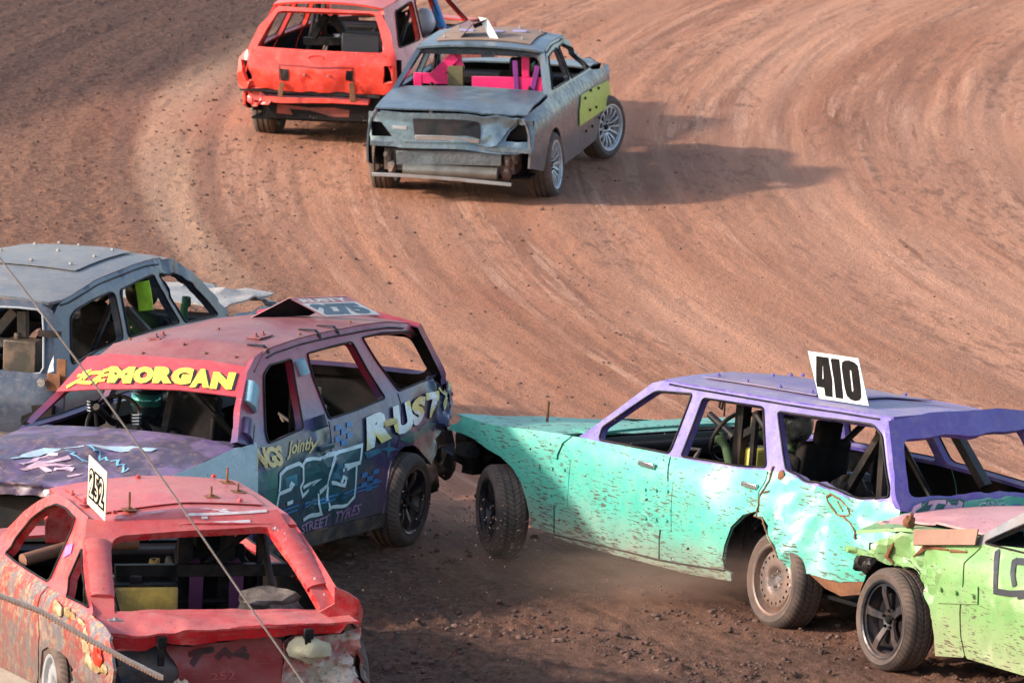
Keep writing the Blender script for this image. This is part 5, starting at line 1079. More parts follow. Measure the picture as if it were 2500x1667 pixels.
    P0 = V3(a0.x, a0.y, z0); wv = c.mat.to_3x3().inverted() @ V3(.92, .40, 0).normalized()      # along the ridge, in car space
    sv = c.mat.to_3x3().inverted() @ V3(-.95, .31, 0).normalized()
    wl = .42; A = P0; B = P0+wv*wl
    # ridge point whose picture position is (820,215)
    inv = c.mat.inverted(); o = inv @ V3(0, 0, CAMH); dd = inv.to_3x3() @ ray(*px('N', 820, 215))
    best = None
    for i in range(200):
        t = (P0-o).dot(dd)/dd.dot(dd) + (i-100)*.0005/1; p = o+dd*t; e = abs((p-P0).z-h)
        if best is None or e < best[0]: best = (e, p)
    sd = (best[1]-P0); sdh = V3(sd.x, sd.y, 0)
    if sdh.length > .5: sd = sdh.normalized()*.34+V3(0, 0, h)
    Cc = P0+sd; D = Cc+wv*wl; E_ = P0+sd*2; E_.z = z0; G_ = E_+wv*wl
    def plate(name, p, q, r, s, mat, lab=None):
        return panel(name, [(0, 0), (1, 0), (1, 1), (0, 1)], lambda u, v: (p.lerp(q, u)).lerp(s.lerp(r, u), v), mat, c.root, step=.34, th=.005, out=(0, 0, 1), inner=M['dark'], lab=lab)
    pinkb = plain('pink_sign_board', (.66, .30, .32), .5, 0, .1, (.6, .45, .4), .3, 20)
    fb = plate('roof_sign', A, B, D, Cc, pinkb, 'sloping pink sign board reading RUSTY 275'); plate('roof_sign', E_, G_, D, Cc, pinkb)
    mpp = lambda u, v: (A.lerp(B, u)).lerp(Cc.lerp(D, u), v)
    nrm = (B-A).cross(Cc-A).normalized(); nrm = nrm if nrm.z > 0 else -nrm
    decal('lettering', [([Vector(p) for p in [(.03, .05), (.97, .05), (.97, .70), (.03, .70)]], [(0, 1, 2, 3)])], mpp, M['white'], fb, nrm*.002, nx=1, ny=1)
    decal('lettering', [quad_text('275', [(.08, .66), (.92, .66), (.92, .09), (.08, .09)], .08)], mpp, plain('grey_blue_number', (.18, .25, .30), .5, bump=0), fb, nrm*.004, nx=2, ny=2)
    decal('lettering', [quad_text('RUSTY', [(.1, .93), (.9, .93), (.9, .75), (.1, .75)], .05)], mpp, M['white'], fb, nrm*.003, nx=2, ny=2)
    return c
# ================================================================ red hatchback, number 252
def build_r252():
    red = paint('faded_red_paint', (.60, .03, .035), .24, (.58, .30, .25), top=.5, low=.75, low_h=.62, grime=.26, chip=.35, dent=.8, chipcol=(.35, .26, .16))
    side = paint('scraped_red_side_paint', (.46, .03, .025), .4, (.12, .088, .074), top=.25, low=1.0, low_h=.78, grime=.35, chip=1.6, dent=.9, chipcol=(.45, .30, .14), patch=((.16, .18, .20), .50, .55, 6.5), wear=((.55, .34, .22), .54))
    dark = paint('shaded_red_panel_paint', (.30, .02, .025), .35, (.30, .14, .12), top=.3, low=.4, low_h=.55, grime=.15, chip=.3, dent=.6)  # body red darkened: shade under the lip and inside frames put into the colour
    bend = mkbend(dents=[((-2.05, -.6, .75), .4, (.05, 0, -.02)), ((-1.5, .85, .6), .4, (0, -.04, 0))],
                  crumps=[((-2.05, -.78, .50), .38, .06, 5), ((-2.08, .4, .66), .45, .02, 5), ((-1.9, .8, .45), .35, .05, 6), ((-2.1, -.3, .72), .6, .018, 4), ((.9, 0, .9), .7, .02, 4)], amp=.007)
    c = Car('r252', 'hatchback_car', 'red banger hatchback in the lower left corner, number 252 fin on its dusty pink-red roof', 'car', belt=.86, roof=1.24, yb=.755, yr=.60, W=.855, bend=bend, nose_t=.06)
    S = lambda pts: c.trs(1, 'D', pts)
    # left side
    fd = S([(305, 896), (250, 955), (232, 1010), (234, 1100), (240, 1200), (238, 1450), (225, 1520), (60, 1480), (-300, 1300), (-300, 560), (-150, 610), (0, 690), (150, 790)])
    c.sidep('front_door', [(min(a, .80), b) for a, b in fd], 1, side, step=.045)
    c.sidep('rear_wing', S([(310, 900), (430, 985), (560, 1062), (660, 1150), (690, 1195), (700, 1290), (712, 1420), (700, 1500), (640, 1560), (430, 1560), (420, 1440), (385, 1350), (340, 1300), (292, 1276), (262, 1300), (252, 1400), (250, 1530), (240, 1528), (246, 1440), (246, 1200), (240, 1100), (238, 1012), (256, 958)]), 1, side, step=.03)
    gh = S([(-330, 560), (-150, 500), (0, 590), (60, 520), (150, 430), (250, 360), (340, 312), (400, 345), (470, 410), (545, 470), (520, 640), (530, 850), (570, 1070), (430, 990), (305, 902), (150, 795), (0, 695), (-150, 615)])
    gh = S([(-60, 655), (0, 590), (60, 518), (150, 428), (250, 358), (345, 308), (410, 340), (480, 398), (552, 458), (528, 640), (535, 850), (572, 1075), (430, 990), (305, 902), (150, 795), (0, 695)])
    H = [rnd(S(h), .02) for h in ([(38, 690), (100, 600), (200, 475), (290, 402), (350, 378), (410, 402), (476, 470), (452, 545), (300, 868), (180, 795), (90, 735)], [(512, 658), (516, 800), (556, 1030), (480, 995), (414, 960), (435, 840)])]
    c.sidep('window_frame', gh, 1, red, holes=H, step=.05, th=.05, inner=dark)
    c.seals(1, H)
    rail = sorted(S([(345, 308), (410, 340), (480, 398), (552, 458)])); 
    zt = lambda x: lerpt([(-1.17, 1.235), (-1.05, 1.285), (-.5, 1.30), (.2, 1.29)], x)
    beltR = [(-2.05, .84), (-1, .86), (.95, .83), (1.95, .72)]; sill = [(-2.1, .32), (-1.7, .28), (-.8, .2), (.85, .2), (1.6, .28), (2.0, .40)]
    std_side(c, -1, [-2.0, -.75, .85, 1.95], beltR, sill, [(-1.25, .345, .30), (1.25, .345, .30)], side, ('rear_wing', 'front_door', 'front_wing'))
    std_side(c, 1, [.81, 1.95], beltR, sill, [(1.25, .345, .30)], side, ('front_wing',))
    std_green(c, -1, red, (-1.95, .98), (-1.08, .22), [(-1.75, -1.15, .17), (-.75, -.62, .12), (.9, .22, .08)], beltR, zt)
    zf = roof(c, red, -1.165, .22, zt, .022, curve=.04, step=.06, tilt=.05)
    c.P('roof_plate', [(-.85, -.48), (.12, -.48), (.12, .50), (-.85, .50)], lambda x, y: (x, y, zf(x, y)+.012), red, step=.08, th=.005, out=(0, 0, 1))
    for p, h in [((425, 265), .03), ((522, 320), .035), ((808, 375), .10), ((1418, 235), .09), ((1485, 300), .05), ((1318, 335), .06), ((862, 212), .02), ((1330, 198), .02), ((748, 408), .02), ((1500, 355), .02)]:
        q = hit(c.mat, 'D', *p, lambda q: q.z-1.335); x, y = min(max(q.x, -.95), .15), min(max(q.y, -.5), .52); bolt(c, (x, y, zf(x, y)+.014), h, .014, M['rust'] if h > .04 else red, plate=(.05, .04) if h > .03 else None)
    # rear window surround, leaning forward
    P1, P0 = (1.22, -1.19), (.84, -1.80)
    xf = lambda y, z: P0[1]+(z-P0[0])*(P1[1]-P0[1])/(P1[0]-P0[0]) - .04*(1-(y/.7)**2)
    T = lambda pts: c.trf('D', pts, xf)
    fo = T([(540, 470), (700, 490), (1100, 468), (1500, 440), (1735, 415), (1800, 520), (1950, 720), (2118, 920), (2170, 1070), (2010, 1078), (1500, 1070), (1040, 1075), (716, 1120), (560, 1075), (530, 850), (520, 640)])
    fh = rnd(T([(692, 650), (706, 600), (760, 575), (1200, 548), (1620, 522), (1680, 528), (1740, 620), (1830, 740), (2004, 1030), (1500, 1032), (1040, 1036), (716, 1076), (700, 850)]), .02)
    c.P('tailgate_frame', fo, lambda y, z: (xf(y, z)-.012, y, z), red, holes=[fh], step=.05, out=(-1, 0, .5), th=.05, inner=dark)
    V = lambda x, y: V3(*c.mat.inverted().to_3x3()@V3(0, 0, 0))
    def fp(x, y, o=0): q = hit(c.mat, 'D', x, y, lambda q: q.x-xf(q.y, q.z)); return q+V3(-o, 0, o*.5)
    wraps(c, [fp(605, 620), fp(640, 970)], .072, .45, red, 'pillar_wrap', nrm=(-.6, 0, .8)); wraps(c, [fp(1770, 560), fp(1985, 905)], .072, .45, red, 'pillar_wrap', nrm=(-.6, 0, .8))
    wsp = plain('white_scraped_paint', (.75, .68, .66), .5, 0, .2, (.6, .2, .2), .4, 30)
    decal('paint_scrape', [stroke(T(p), .012) for p in ([(1165, 452), (1400, 440), (1665, 425)], [(1330, 500), (1560, 488)], [(1250, 470), (1290, 468)])], lambda y, z: (xf(y, z)-.012, y, z), wsp, c.root, (-.005, 0, .003), bend)
    rs = random.Random(4)
    for k in range(16):
        y = rs.uniform(-.5, .5); x = -1.12+rs.uniform(-.03, .10); w = rs.uniform(.01, .05); zz = lambda a, b: zf(max(a, -1.16), b)+.006
        decal('paint_scrape', [poly([(x, y-w), (x+rs.uniform(.006, .016), y-w*.4), (x+rs.uniform(.004, .012), y+w), (x-.006, y+w*.7)])], lambda a, b: (a, b, zz(a, b)), wsp, c.root, (0, 0, .002), bend, nx=1, ny=1)
    for k in range(12):
        t = rs.random(); q = fp(1690+320*t+rs.uniform(0, 50), 540+420*t, .03); m = MB(); m.lump(q, rs.uniform(.003, .008), k, (.4, 1.2, 1.6)); m.build('paint_flake', wsp, c.root)
    # deck, lip and rear panel
    xl = -2.10
    Lp = c.trf('D', [(655, 1190), (850, 1200), (1000, 1195), (1250, 1170), (1500, 1150), (1900, 1125), (2200, 1120), (2160, 1190), (1890, 1185), (1700, 1212), (1200, 1258), (1030, 1252), (860, 1292), (700, 1288)], lambda y, z: xl)
    lip = lambda y: lerpt(sorted(Lp[:7]), y)
    zd = lambda x, y: lip(y)+(x-xl)/(-1.80-xl)*(.855-lip(y))
    c.P('rear_shelf', [(-2.10, -.75), (-1.78, -.72), (-1.78, .72), (-2.10, .75)], lambda x, y: (x, y, zd(x, y)+.006*math.sin(y*7)), red, step=.04, out=(0, 0, 1), th=.012)
    c.P('boot_lip', Lp, lambda y, z: (xl+.004+.05*(lip(y)-z), y, z), paint('bright_red_lip', (.52, .008, .014), .14, (.5, .3, .25), top=.05, low=0, grime=.03, chip=.1, dent=.7), step=.05, out=(-1, 0, 0), th=.012, sharp=10)
    xp = lambda y, z: -2.03+.05*math.cos(y*4)
    rp = c.trf('D', [(1040, 1262), (1200, 1262), (1700, 1218), (1760, 1240), (1770, 1400), (1760, 1640), (1100, 1640), (1110, 1440)], xp)
    c.P('rear_panel', rp, lambda y, z: (xp(y, z), y, z), dark, step=.05, out=(-1, 0, 0))
    lp = c.trf('D', [(690, 1292), (1030, 1262), (1050, 1330), (1105, 1440), (1090, 1640), (740, 1640), (720, 1450)], lambda y, z: -1.97)
    c.P('light_recess', lp, lambda y, z: (-1.97+.03*math.sin(z*20), y, z), plain('dark_blue_grey_panel', (.045, .06, .08), .5, 0, .3, DUST, .5), step=.05, out=(-1, 0, 0))
    cr = c.trf('D', [(1765, 1245), (1890, 1190), (2160, 1192), (2262, 1140), (2280, 1300), (2250, 1330), (2180, 1420), (2150, 1640), (1765, 1640)], lambda y, z: -2.02)
    crm = paint('torn_corner_paint', (.42, .08, .08), .4, (.45, .34, .27), top=.5, low=.6, low_h=.7, grime=.4, chip=1.2, dent=1, patch=((.55, .50, .42), .5, .56, 5))
    c.P('crushed_corner', cr, lambda y, z: (-2.03+.07*noise.noise((y*9, z*9, 0))-.05*abs(noise.noise((y*22, z*22, 4))), y, z), crm, step=.045, out=(-1, 0, 0), th=.008, sharp=6)
    qc = c.trf('D', [(2095, 900), (2180, 935), (2250, 985), (2285, 1050), (2278, 1140), (2200, 1140), (2010, 1045), (2100, 1000)], lambda y, z: -1.95)
    c.P('quarter_corner', qc, lambda y, z: (-1.95+1.2*max(0, -y-.78), y, z), red, step=.03, out=(-1, 0, .3), th=.01)
    m = MB(); 
    for k in range(9):
        m.lump((-2.04-.05*noise.noise((k, 2, 0)), -.72+.10*noise.noise((k*3.1, 0, 0)), .62-.045*k), .07, k*3, (.45, .8, .9), sub=2)
    m.build('hanging_scrap', crm, c.root, 8, bend=bend)
    m = MB(); q = hit(c.mat, 'D', 1930, 1290, lambda q: q.x+2.08); m.lump(q, .10, 4, (.4, 1.3, .7), sub=2); m.build('torn_filler_patch', plain('cream_filler', (.62, .55, .36), .7, 0, .3, DUST, .5, 20, .5), c.root)
    for x, y in [(1010, 1242), (1925, 1192)]:
        q = hit(c.mat, 'D', x, y, lambda q: q.x-xl+.01); b = MB(); b.box(q, (.02, .028, .03)); b.box(q+V3(.01, 0, -.08), (.008, .02, .06)); b.build('boot_catch', M['black'], c.root, bevel=.006)
    blk = plain('sprayed_black', (.03, .02, .02), .6, 0, .3, (.25, .02, .03), .4, 14, 0)
    decal('lettering', [stroke(c.trf('D', p, xp), .035) for p in ([(1180, 1310), (1330, 1285)], [(1250, 1300), (1220, 1350), (1190, 1385)], [(1350, 1340), (1400, 1290), (1450, 1330)], [(1540, 1290), (1490, 1320), (1560, 1340)])], lambda y, z: (xp(y, z), y, z), blk, c.root, (-.006, 0, 0), bend, 'sprayed black letters')
    decal('lettering', [quad_text('252', c.trf('D', [(1300, 1430), (1480, 1415), (1485, 1470), (1310, 1480)], xp), .02)], lambda y, z: (xp(y, z), y, z), plain('faded_red_number', (.5, .08, .07), .6), c.root, (-.006, 0, 0), bend)
    q = hit(c.mat, 'D', 720, 1112, lambda q: q.z-.86); m = MB(); m.box(q+V3(0, 0, .004), (.03, .04, .003)); m.tube([q, q+V3(0, 0, .02)], .012, 8); m.build('bolt', M['alu'], c.root)
    # purple scribble on the quarter pillar
    decal('sticker', [poly(S([(420, 640), (465, 625), (450, 690), (400, 720)]))], c.side(1), plain('purple_sticker', (.30, .14, .60), .5, 0, .4, (.6, .4, .7), .5, 60, 0), c.root, (0, .006, 0), bend)
    # filler foam on the quarter
    foam = plain('yellow_brown_foam', (.46, .28, .10), .7, 0, .6, (.75, .62, .40), .7, 26, 1)
    m = MB()
    for k, (x, y, r, s1, s2) in enumerate([(350, 1040, .07, 1.6, .6), (400, 1065, .06, 1.6, .5), (500, 1120, .05, 1.6, .4), (510, 1230, .06, 1, 1.2), (525, 1290, .06, 1, 1.1), (590, 1400, .07, 1.6, .5), (650, 1410, .06, 1.2, .5), (540, 1350, .06, 1.2, .8), (430, 1085, .04, 1.5, .6)]):
        q = hit(c.mat, 'D', x, y, lambda q: q.y-c.ys(q.x, q.z)); m.lump(bend(q), r, k*2.3, (s1, .28, s2), sub=2)
    m.build('expanding_foam', foam, c.root)
    q = bend(hit(c.mat, 'D', 610, 1330, lambda q: q.y-c.ys(q.x, q.z))); m = MB(); m.lump(q, .085, 2, (1.1, .3, .9), sub=3); m.build('rear_light', plain('red_lens', (.75, .05, .02), .3, 0, .3, DUST, .3), c.root)
    # interior
    yl = plain('worn_yellow_paint', (.95, .56, .10), .55, 0, .6, (.18, .12, .07), .85, 7)
    m = MB(); m.box((-.98, .33, .76), (.13, .255, .12)); o = m.build('fuel_tank', yl, c.root, bevel=.02)
    m = MB(); m.box((-.98, .33, .885), (.125, .25, .008)); m.tube([(-.98, .30, .885), (-.98, .30, .92)], .035, 14); m.build('tank_lid', M['black'], o)
    bars(c, 'fuel_hose', [[(-.98, .48, .98), (-1.05, .47, .85), (-1.10, .42, .68), (-1.1, .40, .5)]], M['black'], r=.012)
    pp = plain('purple_harness', (.16, .035, .10), .8, 0, .3)
    for y in (-.10, -.34): bars(c, 'harness_strap', [[(-.80, y, .60), (-.80, y, .93), (-.55, y, 1.0)]], pp, (.085, .01))
    m = MB(); m.box((-.78, -.2, .92), (.03, .58, .035)); m.box((-.78, .05, .7), (.03, .03, .25)); m.build('cage_crossbar', M['black'], c.root)
    m = MB(); m.tube([(.10, .74, .84), (.25, .40, .90), (.32, 0, .90)], .04, 12); m.build('padded_bar', plain('brown_tape', (.30, .13, .08), .7, 0, .4, DUST, .5), c.root)
    m = MB(); m.lump((-1.30, -.42, .80), .14, 3, (1.1, 1.3, .65), sub=3); m.build('battery_tray', plain('rusty_tray', (.14, .11, .09), .7, 0, .5, (.6, .5, .42), .5, 12), c.root)
    interior(c, -1.9, 1.6, dash=.72, bulk=.82, top=1.24, hoop=-.70, seat=(-.42, -.22), archx=(-1.25, 1.25))
    bars(c, 'cage_brace', [[(-.70, -.05, 1.18), (-.70, -.05, .3)], [(-.70, -.3, 1.18), (-.70, -.3, .3)]], M['black'], (.09, .04))
    m = MB(); m.box((.42, .38, 1.0), (.03, .16, .11), Matrix.Rotation(R(10), 3, 'Y')); m.build('red_box', red, c.root, bevel=.01)
    clutter(c, 5, -1.4, -.2, .45, .8)
    # bonnet seen through the windows
    hz = lambda x, y: lerpt([(.75, .86), (1.2, .83), (1.9, .72)], x)+.03*(1-(y/.75)**2)
    deck(c, 'bonnet', red, .82, 1.90, hz, lambda x: lerpt([(.8, .73), (1.9, .68)], x), .07, (0, .06))
    wheel(c.root, (-1.19, .745, .295), 1, 'steel', .31, .19, camber=R(0), mat=M['rimsilver']); wheel(c.root, (-1.28, -.86, .32), -1, 'steel', .31, .20); wheel(c.root, (1.25, -.75, .30), -1, 'steel', .3, .2); wheel(c.root, (1.25, .75, .30), 1, 'steel', .3, .2)
    # number fin: a thin upright board
    Q = [(555, 75), (667, 186), (655, 490), (545, 380)]
    base = hit(c.mat, 'D', 654, 488, lambda q: q.z-1.30); base.x = max(base.x, -1.0)
    # vertical plane through the base, running along the car
    pl = c.mat.to_3x3().inverted() @ V3(.55, -.83, 0).normalized(); nn = V3(-pl.y, pl.x, 0)
    F = lambda q: (q-base).dot(nn)
    B = [hit(c.mat, 'D', x, y, F) for x, y in Q]
    mpq = lambda u, v: B[3].lerp(B[2], u).lerp(B[0].lerp(B[1], u), v)
    ov = nn if (c.mat.to_3x3() @ nn).y < 0 else -nn
    crm_ = plain('cream_board', (.80, .70, .52), .5, 0, .08, (.5, .4, .3), .2, 20)
    nb = panel('number_fin', [(0, 0), (1, 0), (1, 1), (0, 1)], mpq, crm_, c.root, step=.5, th=.006, out=tuple(ov), lab='cream fin reading 252')
    decal('lettering', [quad_text('252', [(.06, .80), (.94, .82), (.94, .16), (.06, .15)], .085, space=.85)], mpq, M['blackp'], nb, ov*.002, nx=2, ny=2)
    decal('lettering', [quad_text('252', [(.12, .76), (.88, .78), (.88, .22), (.12, .21)], -.005, space=1.05)], mpq, crm_, nb, ov*.004, nx=2, ny=2)
    driver(c, (-.36, -.22, .30), 'driver in a black and yellow jacket behind the purple harness of the red hatchback', plain('black_yellow_suit', (.03, .03, .03), .8, 0, .2, (.8, .45, .03), .8, 5), plain('navy_helmet', (.015, .02, .04), .25), wheelp=(.48, .0, .50), trim=plain('yellow_trim', (.75, .45, .03), .6))
    return c
# ================================================================ turquoise and violet estate, number 410
def build_teal():
    body = paint('turquoise_paint', (.095, .50, .375), .36, (.43, .34, .25), top=.35, low=.9, low_h=.44, grime=.10, mud=1.6, chip=.12, dent=.35, coat=.03)
    vio = paint('violet_paint', (.13, .09, .40), .4, (.40, .33, .33), top=.7, low=0, grime=.22, chip=.1, dent=.6)
    bend = mkbend(dents=[((-1.62, .86, .70), .36, (.0, -.07, .01)), ((-1.35, .86, .50), .3, (0, .05, 0)), ((-.75, .86, .82), .3, (0, -.03, -.01)), ((2.1, .75, .6), .5, (0, -.03, .03)), ((.9, .88, .55), .5, (0, -.02, 0))],
                  crumps=[((-1.35, .85, .75), .40, .040, 5), ((-2.05, .8, .65), .55, .028, 4), ((2.25, .7, .7), .35, .022, 5), ((-2.1, 0, .9), .7, .04, 4)], amp=.007)
    c = Car('teal', 'estate_car', 'turquoise and violet banger estate, number 410, sliding side-on with mud-streaked doors', 'car', belt=.93, roof=1.38, yb=.775, yr=.615, bend=bend, nose_t=.07)
    S = lambda pts: c.trs(1, 'E', pts)
    fw = S([(52, 352), (112, 322), (200, 332), (290, 345), (420, 362), (545, 381), (505, 410), (482, 455), (472, 560), (470, 680), (474, 772), (420, 755), (386, 742), (378, 690), (368, 640), (345, 565), (312, 508), (262, 462), (205, 430), (150, 402), (95, 388), (40, 372)])
    c.sidep('front_wing', fw, 1, body, step=.05)
    c.sidep('front_door', S([(551, 382), (660, 398), (800, 428), (942, 461), (932, 560), (905, 700), (893, 800), (892, 872), (760, 838), (600, 800), (480, 772), (477, 680), (480, 560), (490, 457), (512, 412)]), 1, body, step=.06)
    c.sidep('rear_door', S([(948, 462), (1100, 494), (1330, 521), (1318, 560), (1293, 600), (1286, 680), (1230, 705), (1185, 750), (1160, 820), (1153, 900), (1158, 915), (1030, 898), (899, 874), (900, 800), (912, 700), (938, 560)]), 1, body, step=.05)
    c.sidep('sill', S([(476, 774), (600, 802), (760, 840), (895, 876), (1160, 917), (1182, 930), (1184, 960), (1000, 930), (700, 850), (480, 788)]), 1, body, step=.07)
    rw = S([(1334, 522), (1400, 532), (1500, 575), (1590, 614), (1700, 636), (1855, 657), (1835, 760), (1790, 870), (1705, 962), (1600, 962), (1500, 935), (1428, 905), (1388, 850), (1345, 775), (1310, 722), (1270, 700), (1290, 684), (1298, 600), (1322, 560)])
    c.sidep('rear_wing', rw, 1, body, step=.04, sharp=17)
    m = MB(); m.tube([bend(hit(c.mat, 'E', x, y, lambda q: q.y-c.ys(q.x, q.z)-.003)) for x, y in [(478, 775), (600, 803), (760, 841), (895, 877), (1030, 900), (1158, 918)]], .006, 6); m.build('sill_seam', M['black'], c.root)
    m = MB(); m.tube([bend(hit(c.mat, 'E', x, y, lambda q: q.y-c.ys(q.x, q.z)-.002)) for x, y in [(1160, 905), (1150, 870), (1158, 820), (1185, 745), (1230, 700), (1290, 682)]], .005, 6); m.build('door_seam', M['black'], c.root)
    # greenhouse
    gh = S([(575, 383), (730, 275), (870, 172), (925, 158), (1060, 180), (1200, 203), (1340, 228), (1560, 266), (1760, 296), (1825, 305), (1822, 400), (1842, 560), (1866, 662), (1700, 640), (1590, 618), (1400, 535), (1340, 526), (1100, 500), (942, 466), (800, 432), (660, 402)])
    H = [rnd(S(h), .03) for h in ([(662, 385), (672, 345), (885, 204), (1030, 210), (940, 452), (800, 425), (664, 394)], [(1072, 228), (1314, 264), (1325, 508), (1200, 497), (986, 464)],
                         [(1372, 281), (1560, 312), (1750, 336), (1788, 380), (1812, 634), (1700, 628), (1592, 600), (1402, 524)])]
    c.sidep('window_frame', gh, 1, vio, holes=H, step=.07, th=.05, inner=vio)
    c.seals(1, H)
    q = S([(575, 383), (925, 158), (1340, 228), (1560, 266), (1760, 296), (1825, 305)]); q = sorted(q)
    zt = lambda x: lerpt(q, x) if x < q[-2][0] else q[-2][1]
    belt = sorted(S([(112, 322), (290, 345), (545, 381), (660, 398), (942, 461), (1100, 494), (1330, 521), (1400, 532), (1855, 657)]))
    beltR = [(-2.2, .92), (-1, .93), (.9, .83), (2.2, .66)]
    sill = [(-2.3, .34), (-1.8, .30), (-.9, .21), (.95, .20), (1.9, .30), (2.3, .42)]
    std_side(c, -1, [-2.22, -1.1, -.02, .95, 2.2], beltR, sill, [(-1.38, .36, .31), (1.42, .36, .31)], body)
    std_green(c, -1, vio, (-2.2, .92), (-1.95, .25), [(-2.15, -1.93, .12), (-1.05, -.88, .09), (-.06, -.12, .09), (.88, .22, .1)], beltR, lambda x: zt(x)-.05)
    xr_, xf_ = q[0][0]-.02, q[-2][0]
    zf = roof(c, vio, xr_, xf_, zt, .012, tilt=-.055)
    # plate bolted over the roof
    c.P('roof_plate', [(-1.25, -.40), (.05, -.40), (.08, .40), (-1.25, .36)], lambda x, y: (x, y, zf(x, y)+.016), plain('dusty_violet_plate', (.24, .19, .35), .6, 0, .3, (.42, .30, .26), .9, 5), step=.1, out=(0, 0, 1), th=.006)
    for x, y in [(.0, .34), (-.0, -.3), (-.3, .36), (-.62, .36), (-.9, .34), (-.5, -.34), (-1.1, -.3), (-.15, 0), (.1, -.5)]: bolt(c, (x, y, zf(x, y)+.02), .02, .011, vio)
    # bonnet, raised in the middle
    def bz(x, y):
        Y = c.ys(x, .8)-.01; t = min(1, abs(y)/Y); return lerpt(belt, x)+.01*(1-t**2)+.015*math.exp(-((x-1.4)/.4)**2)*(1-t*t)-.05*(1-y/Y)
    deck(c, 'bonnet', body, .98, 2.12, bz, lambda x: c.ys(x, lerpt(belt, x))-.015, .06, (.0, .06))
    for x, y in [(1.78, .25), (1.05, -.35)]: bars(c, 'bonnet_pin', [[(x, y, bz(x, y)-.02), (x, y, bz(x, y)+.14)]], M['rust'], r=.010)
    c.P('scuttle', [(.80, -.70), (1.0, -.70), (1.0, .70), (.80, .70)], lambda x, y: (x, y, .90-.02*(y/.7)**2), body, step=.1, out=(0, 0, 1))
    # inside of the wheel bay and the torn nose
    m = MB(); m.box((2.0, 0, .5), (.05, .60, .12)); m.box((1.6, .5, .55), (.35, .03, .1)); m.box((1.6, 0, .5), (.25, .25, .2)); m.tube([(2.2, .6, .42), (1.5, .62, .60)], .03); m.tube([(1.45, .8, .3), (1.4, 0, .3)], .04)
    m.box((2.12, .45, .50), (.05, .25, .14), Matrix.Rotation(R(12), 3, 'Z')); m.build('engine_bay', M['dark'], c.root, bend=bend)
    m = MB()
    for k, (x, y, z) in enumerate([(2.18, .6, .58), (2.12, .35, .50), (2.15, .45, .58), (2.1, .66, .48)]): m.lump((x, y, z), .12, k*3, (1, .9, .8), sub=2)
    m.build('crushed_grille', M['black'], c.root, bend=bend)
    # rear frame, tailgate
    xf = lambda y, z: -2.20+(z-.97)*.60 - .07*(1-(y/.78)**2)
    ztop = zt(-1.9)
    outl = [(-.75, .93), (.75, .93), (.755, .99), (.635, ztop-.01), (.3, ztop+.03), (-.3, ztop+.03), (-.635, ztop-.01)]
    hole = rnd([(-.655, 1.0), (.662, 1.0), (.565, ztop-.115), (-.56, ztop-.10)], .06)
    c.P('tailgate_frame', outl, lambda y, z: (xf(y, z), y, z), vio, holes=[hole], step=.06, out=(-1, 0, 0), th=.05, inner=vio)
    tg = [(.74, .48), (.745, .91), (.55, .965), (.0, .975), (-.55, .97), (-.74, .93), (-.74, .48)]
    xt = lambda y, z: -2.25 - .06*(1-(y/.78)**2) + .04*abs(z-.8)
    c.P('tailgate', tg, lambda y, z: (xt(y, z), y, z), body, step=.06, out=(-1, 0, 0))
    T = lambda pts: c.trf('G', pts, xt)
    dk = plain('dark_teal_paint', (.02, .16, .15), .5); lil = plain('lilac_paint', (.62, .50, .66), .5); cy = plain('pale_cyan_paint', (.45, .75, .72), .5)
    mp = lambda y, z: (xt(y, z), y, z)
    decal('lettering', [poly(T([(950, 335), (970, 285), (1040, 235), (1080, 215), (1060, 262), (1120, 212), (1380, 200), (1350, 260), (1250, 300), (1000, 335)]))], mp, dk, c.root, (-.006, 0, 0), bend)
    decal('lettering', [stroke(T(p), .028) for p in ([(1050, 245), (990, 262), (975, 300), (1010, 330)], [(1110, 238), (1240, 236)], [(1180, 240), (1130, 308)], [(1268, 232), (1240, 290)], [(1350, 215), (1310, 285)], [(1260, 265), (1330, 255)])],
          mp, lil, c.root, (-.009, 0, 0), bend, 'STH in lilac letters')
    V = quad_text('GANG', T([(1460, 225), (1640, 215), (1700, 272), (1440, 275)]), .03); decal('lettering', [V], mp, cy, c.root, (-.008, 0, 0), bend)
    # fixings on the doors
    for nme, pts in [('door_plate', [(395, 470), (537, 480), (525, 667), (398, 640)]), ('door_plate', [(825, 555), (958, 567), (946, 762), (828, 745)])]:
        o = c.P(nme, S(pts), c.side(1, .004), body, step=.08, th=.004, out=(0, 1, 0), inner=None)
        for t in [(.15, .2), (.5, .2), (.85, .2), (.15, .8), (.5, .8), (.85, .8)]:
            a = Vector(pts[0]).lerp(Vector(pts[1]), t[0]).lerp(Vector(pts[3]).lerp(Vector(pts[2]), t[0]), t[1]); p = hit(c.mat, 'E', a.x, a.y, lambda q: q.y-c.ys(q.x, q.z)); p = bend(p)
            b = MB(); b.tube([p+V3(0, -.004, 0), p+V3(0, .016, 0)], .011, 8); b.build('bolt', body, c.root)
    for (x, y) in [(857, 496), (1260, 578)]:
        p = bend(hit(c.mat, 'E', x, y, lambda q: q.y-c.ys(q.x, q.z))); b = MB(); b.box(p+V3(0, .018, 0), (.075, .012, .018)); b.box(p+V3(0, .006, 0), (.06, .01, .012)); b.build('door_handle', M['chrome'], c.root, bevel=.006)
    # torn edges with bare rusty metal
    rl = [[(1352, 505), (1330, 560), (1300, 610), (1288, 660), (1280, 700)], [(1300, 610), (1325, 600)], [(1535, 640), (1560, 628), (1600, 640), (1632, 665), (1636, 700), (1600, 712)], [(1535, 640), (1528, 668), (1560, 700), (1600, 712), (1640, 730), (1670, 750), (1678, 790)], [(1580, 650), (1600, 690)], [(1270, 700), (1300, 712), (1350, 775), (1395, 858)]]
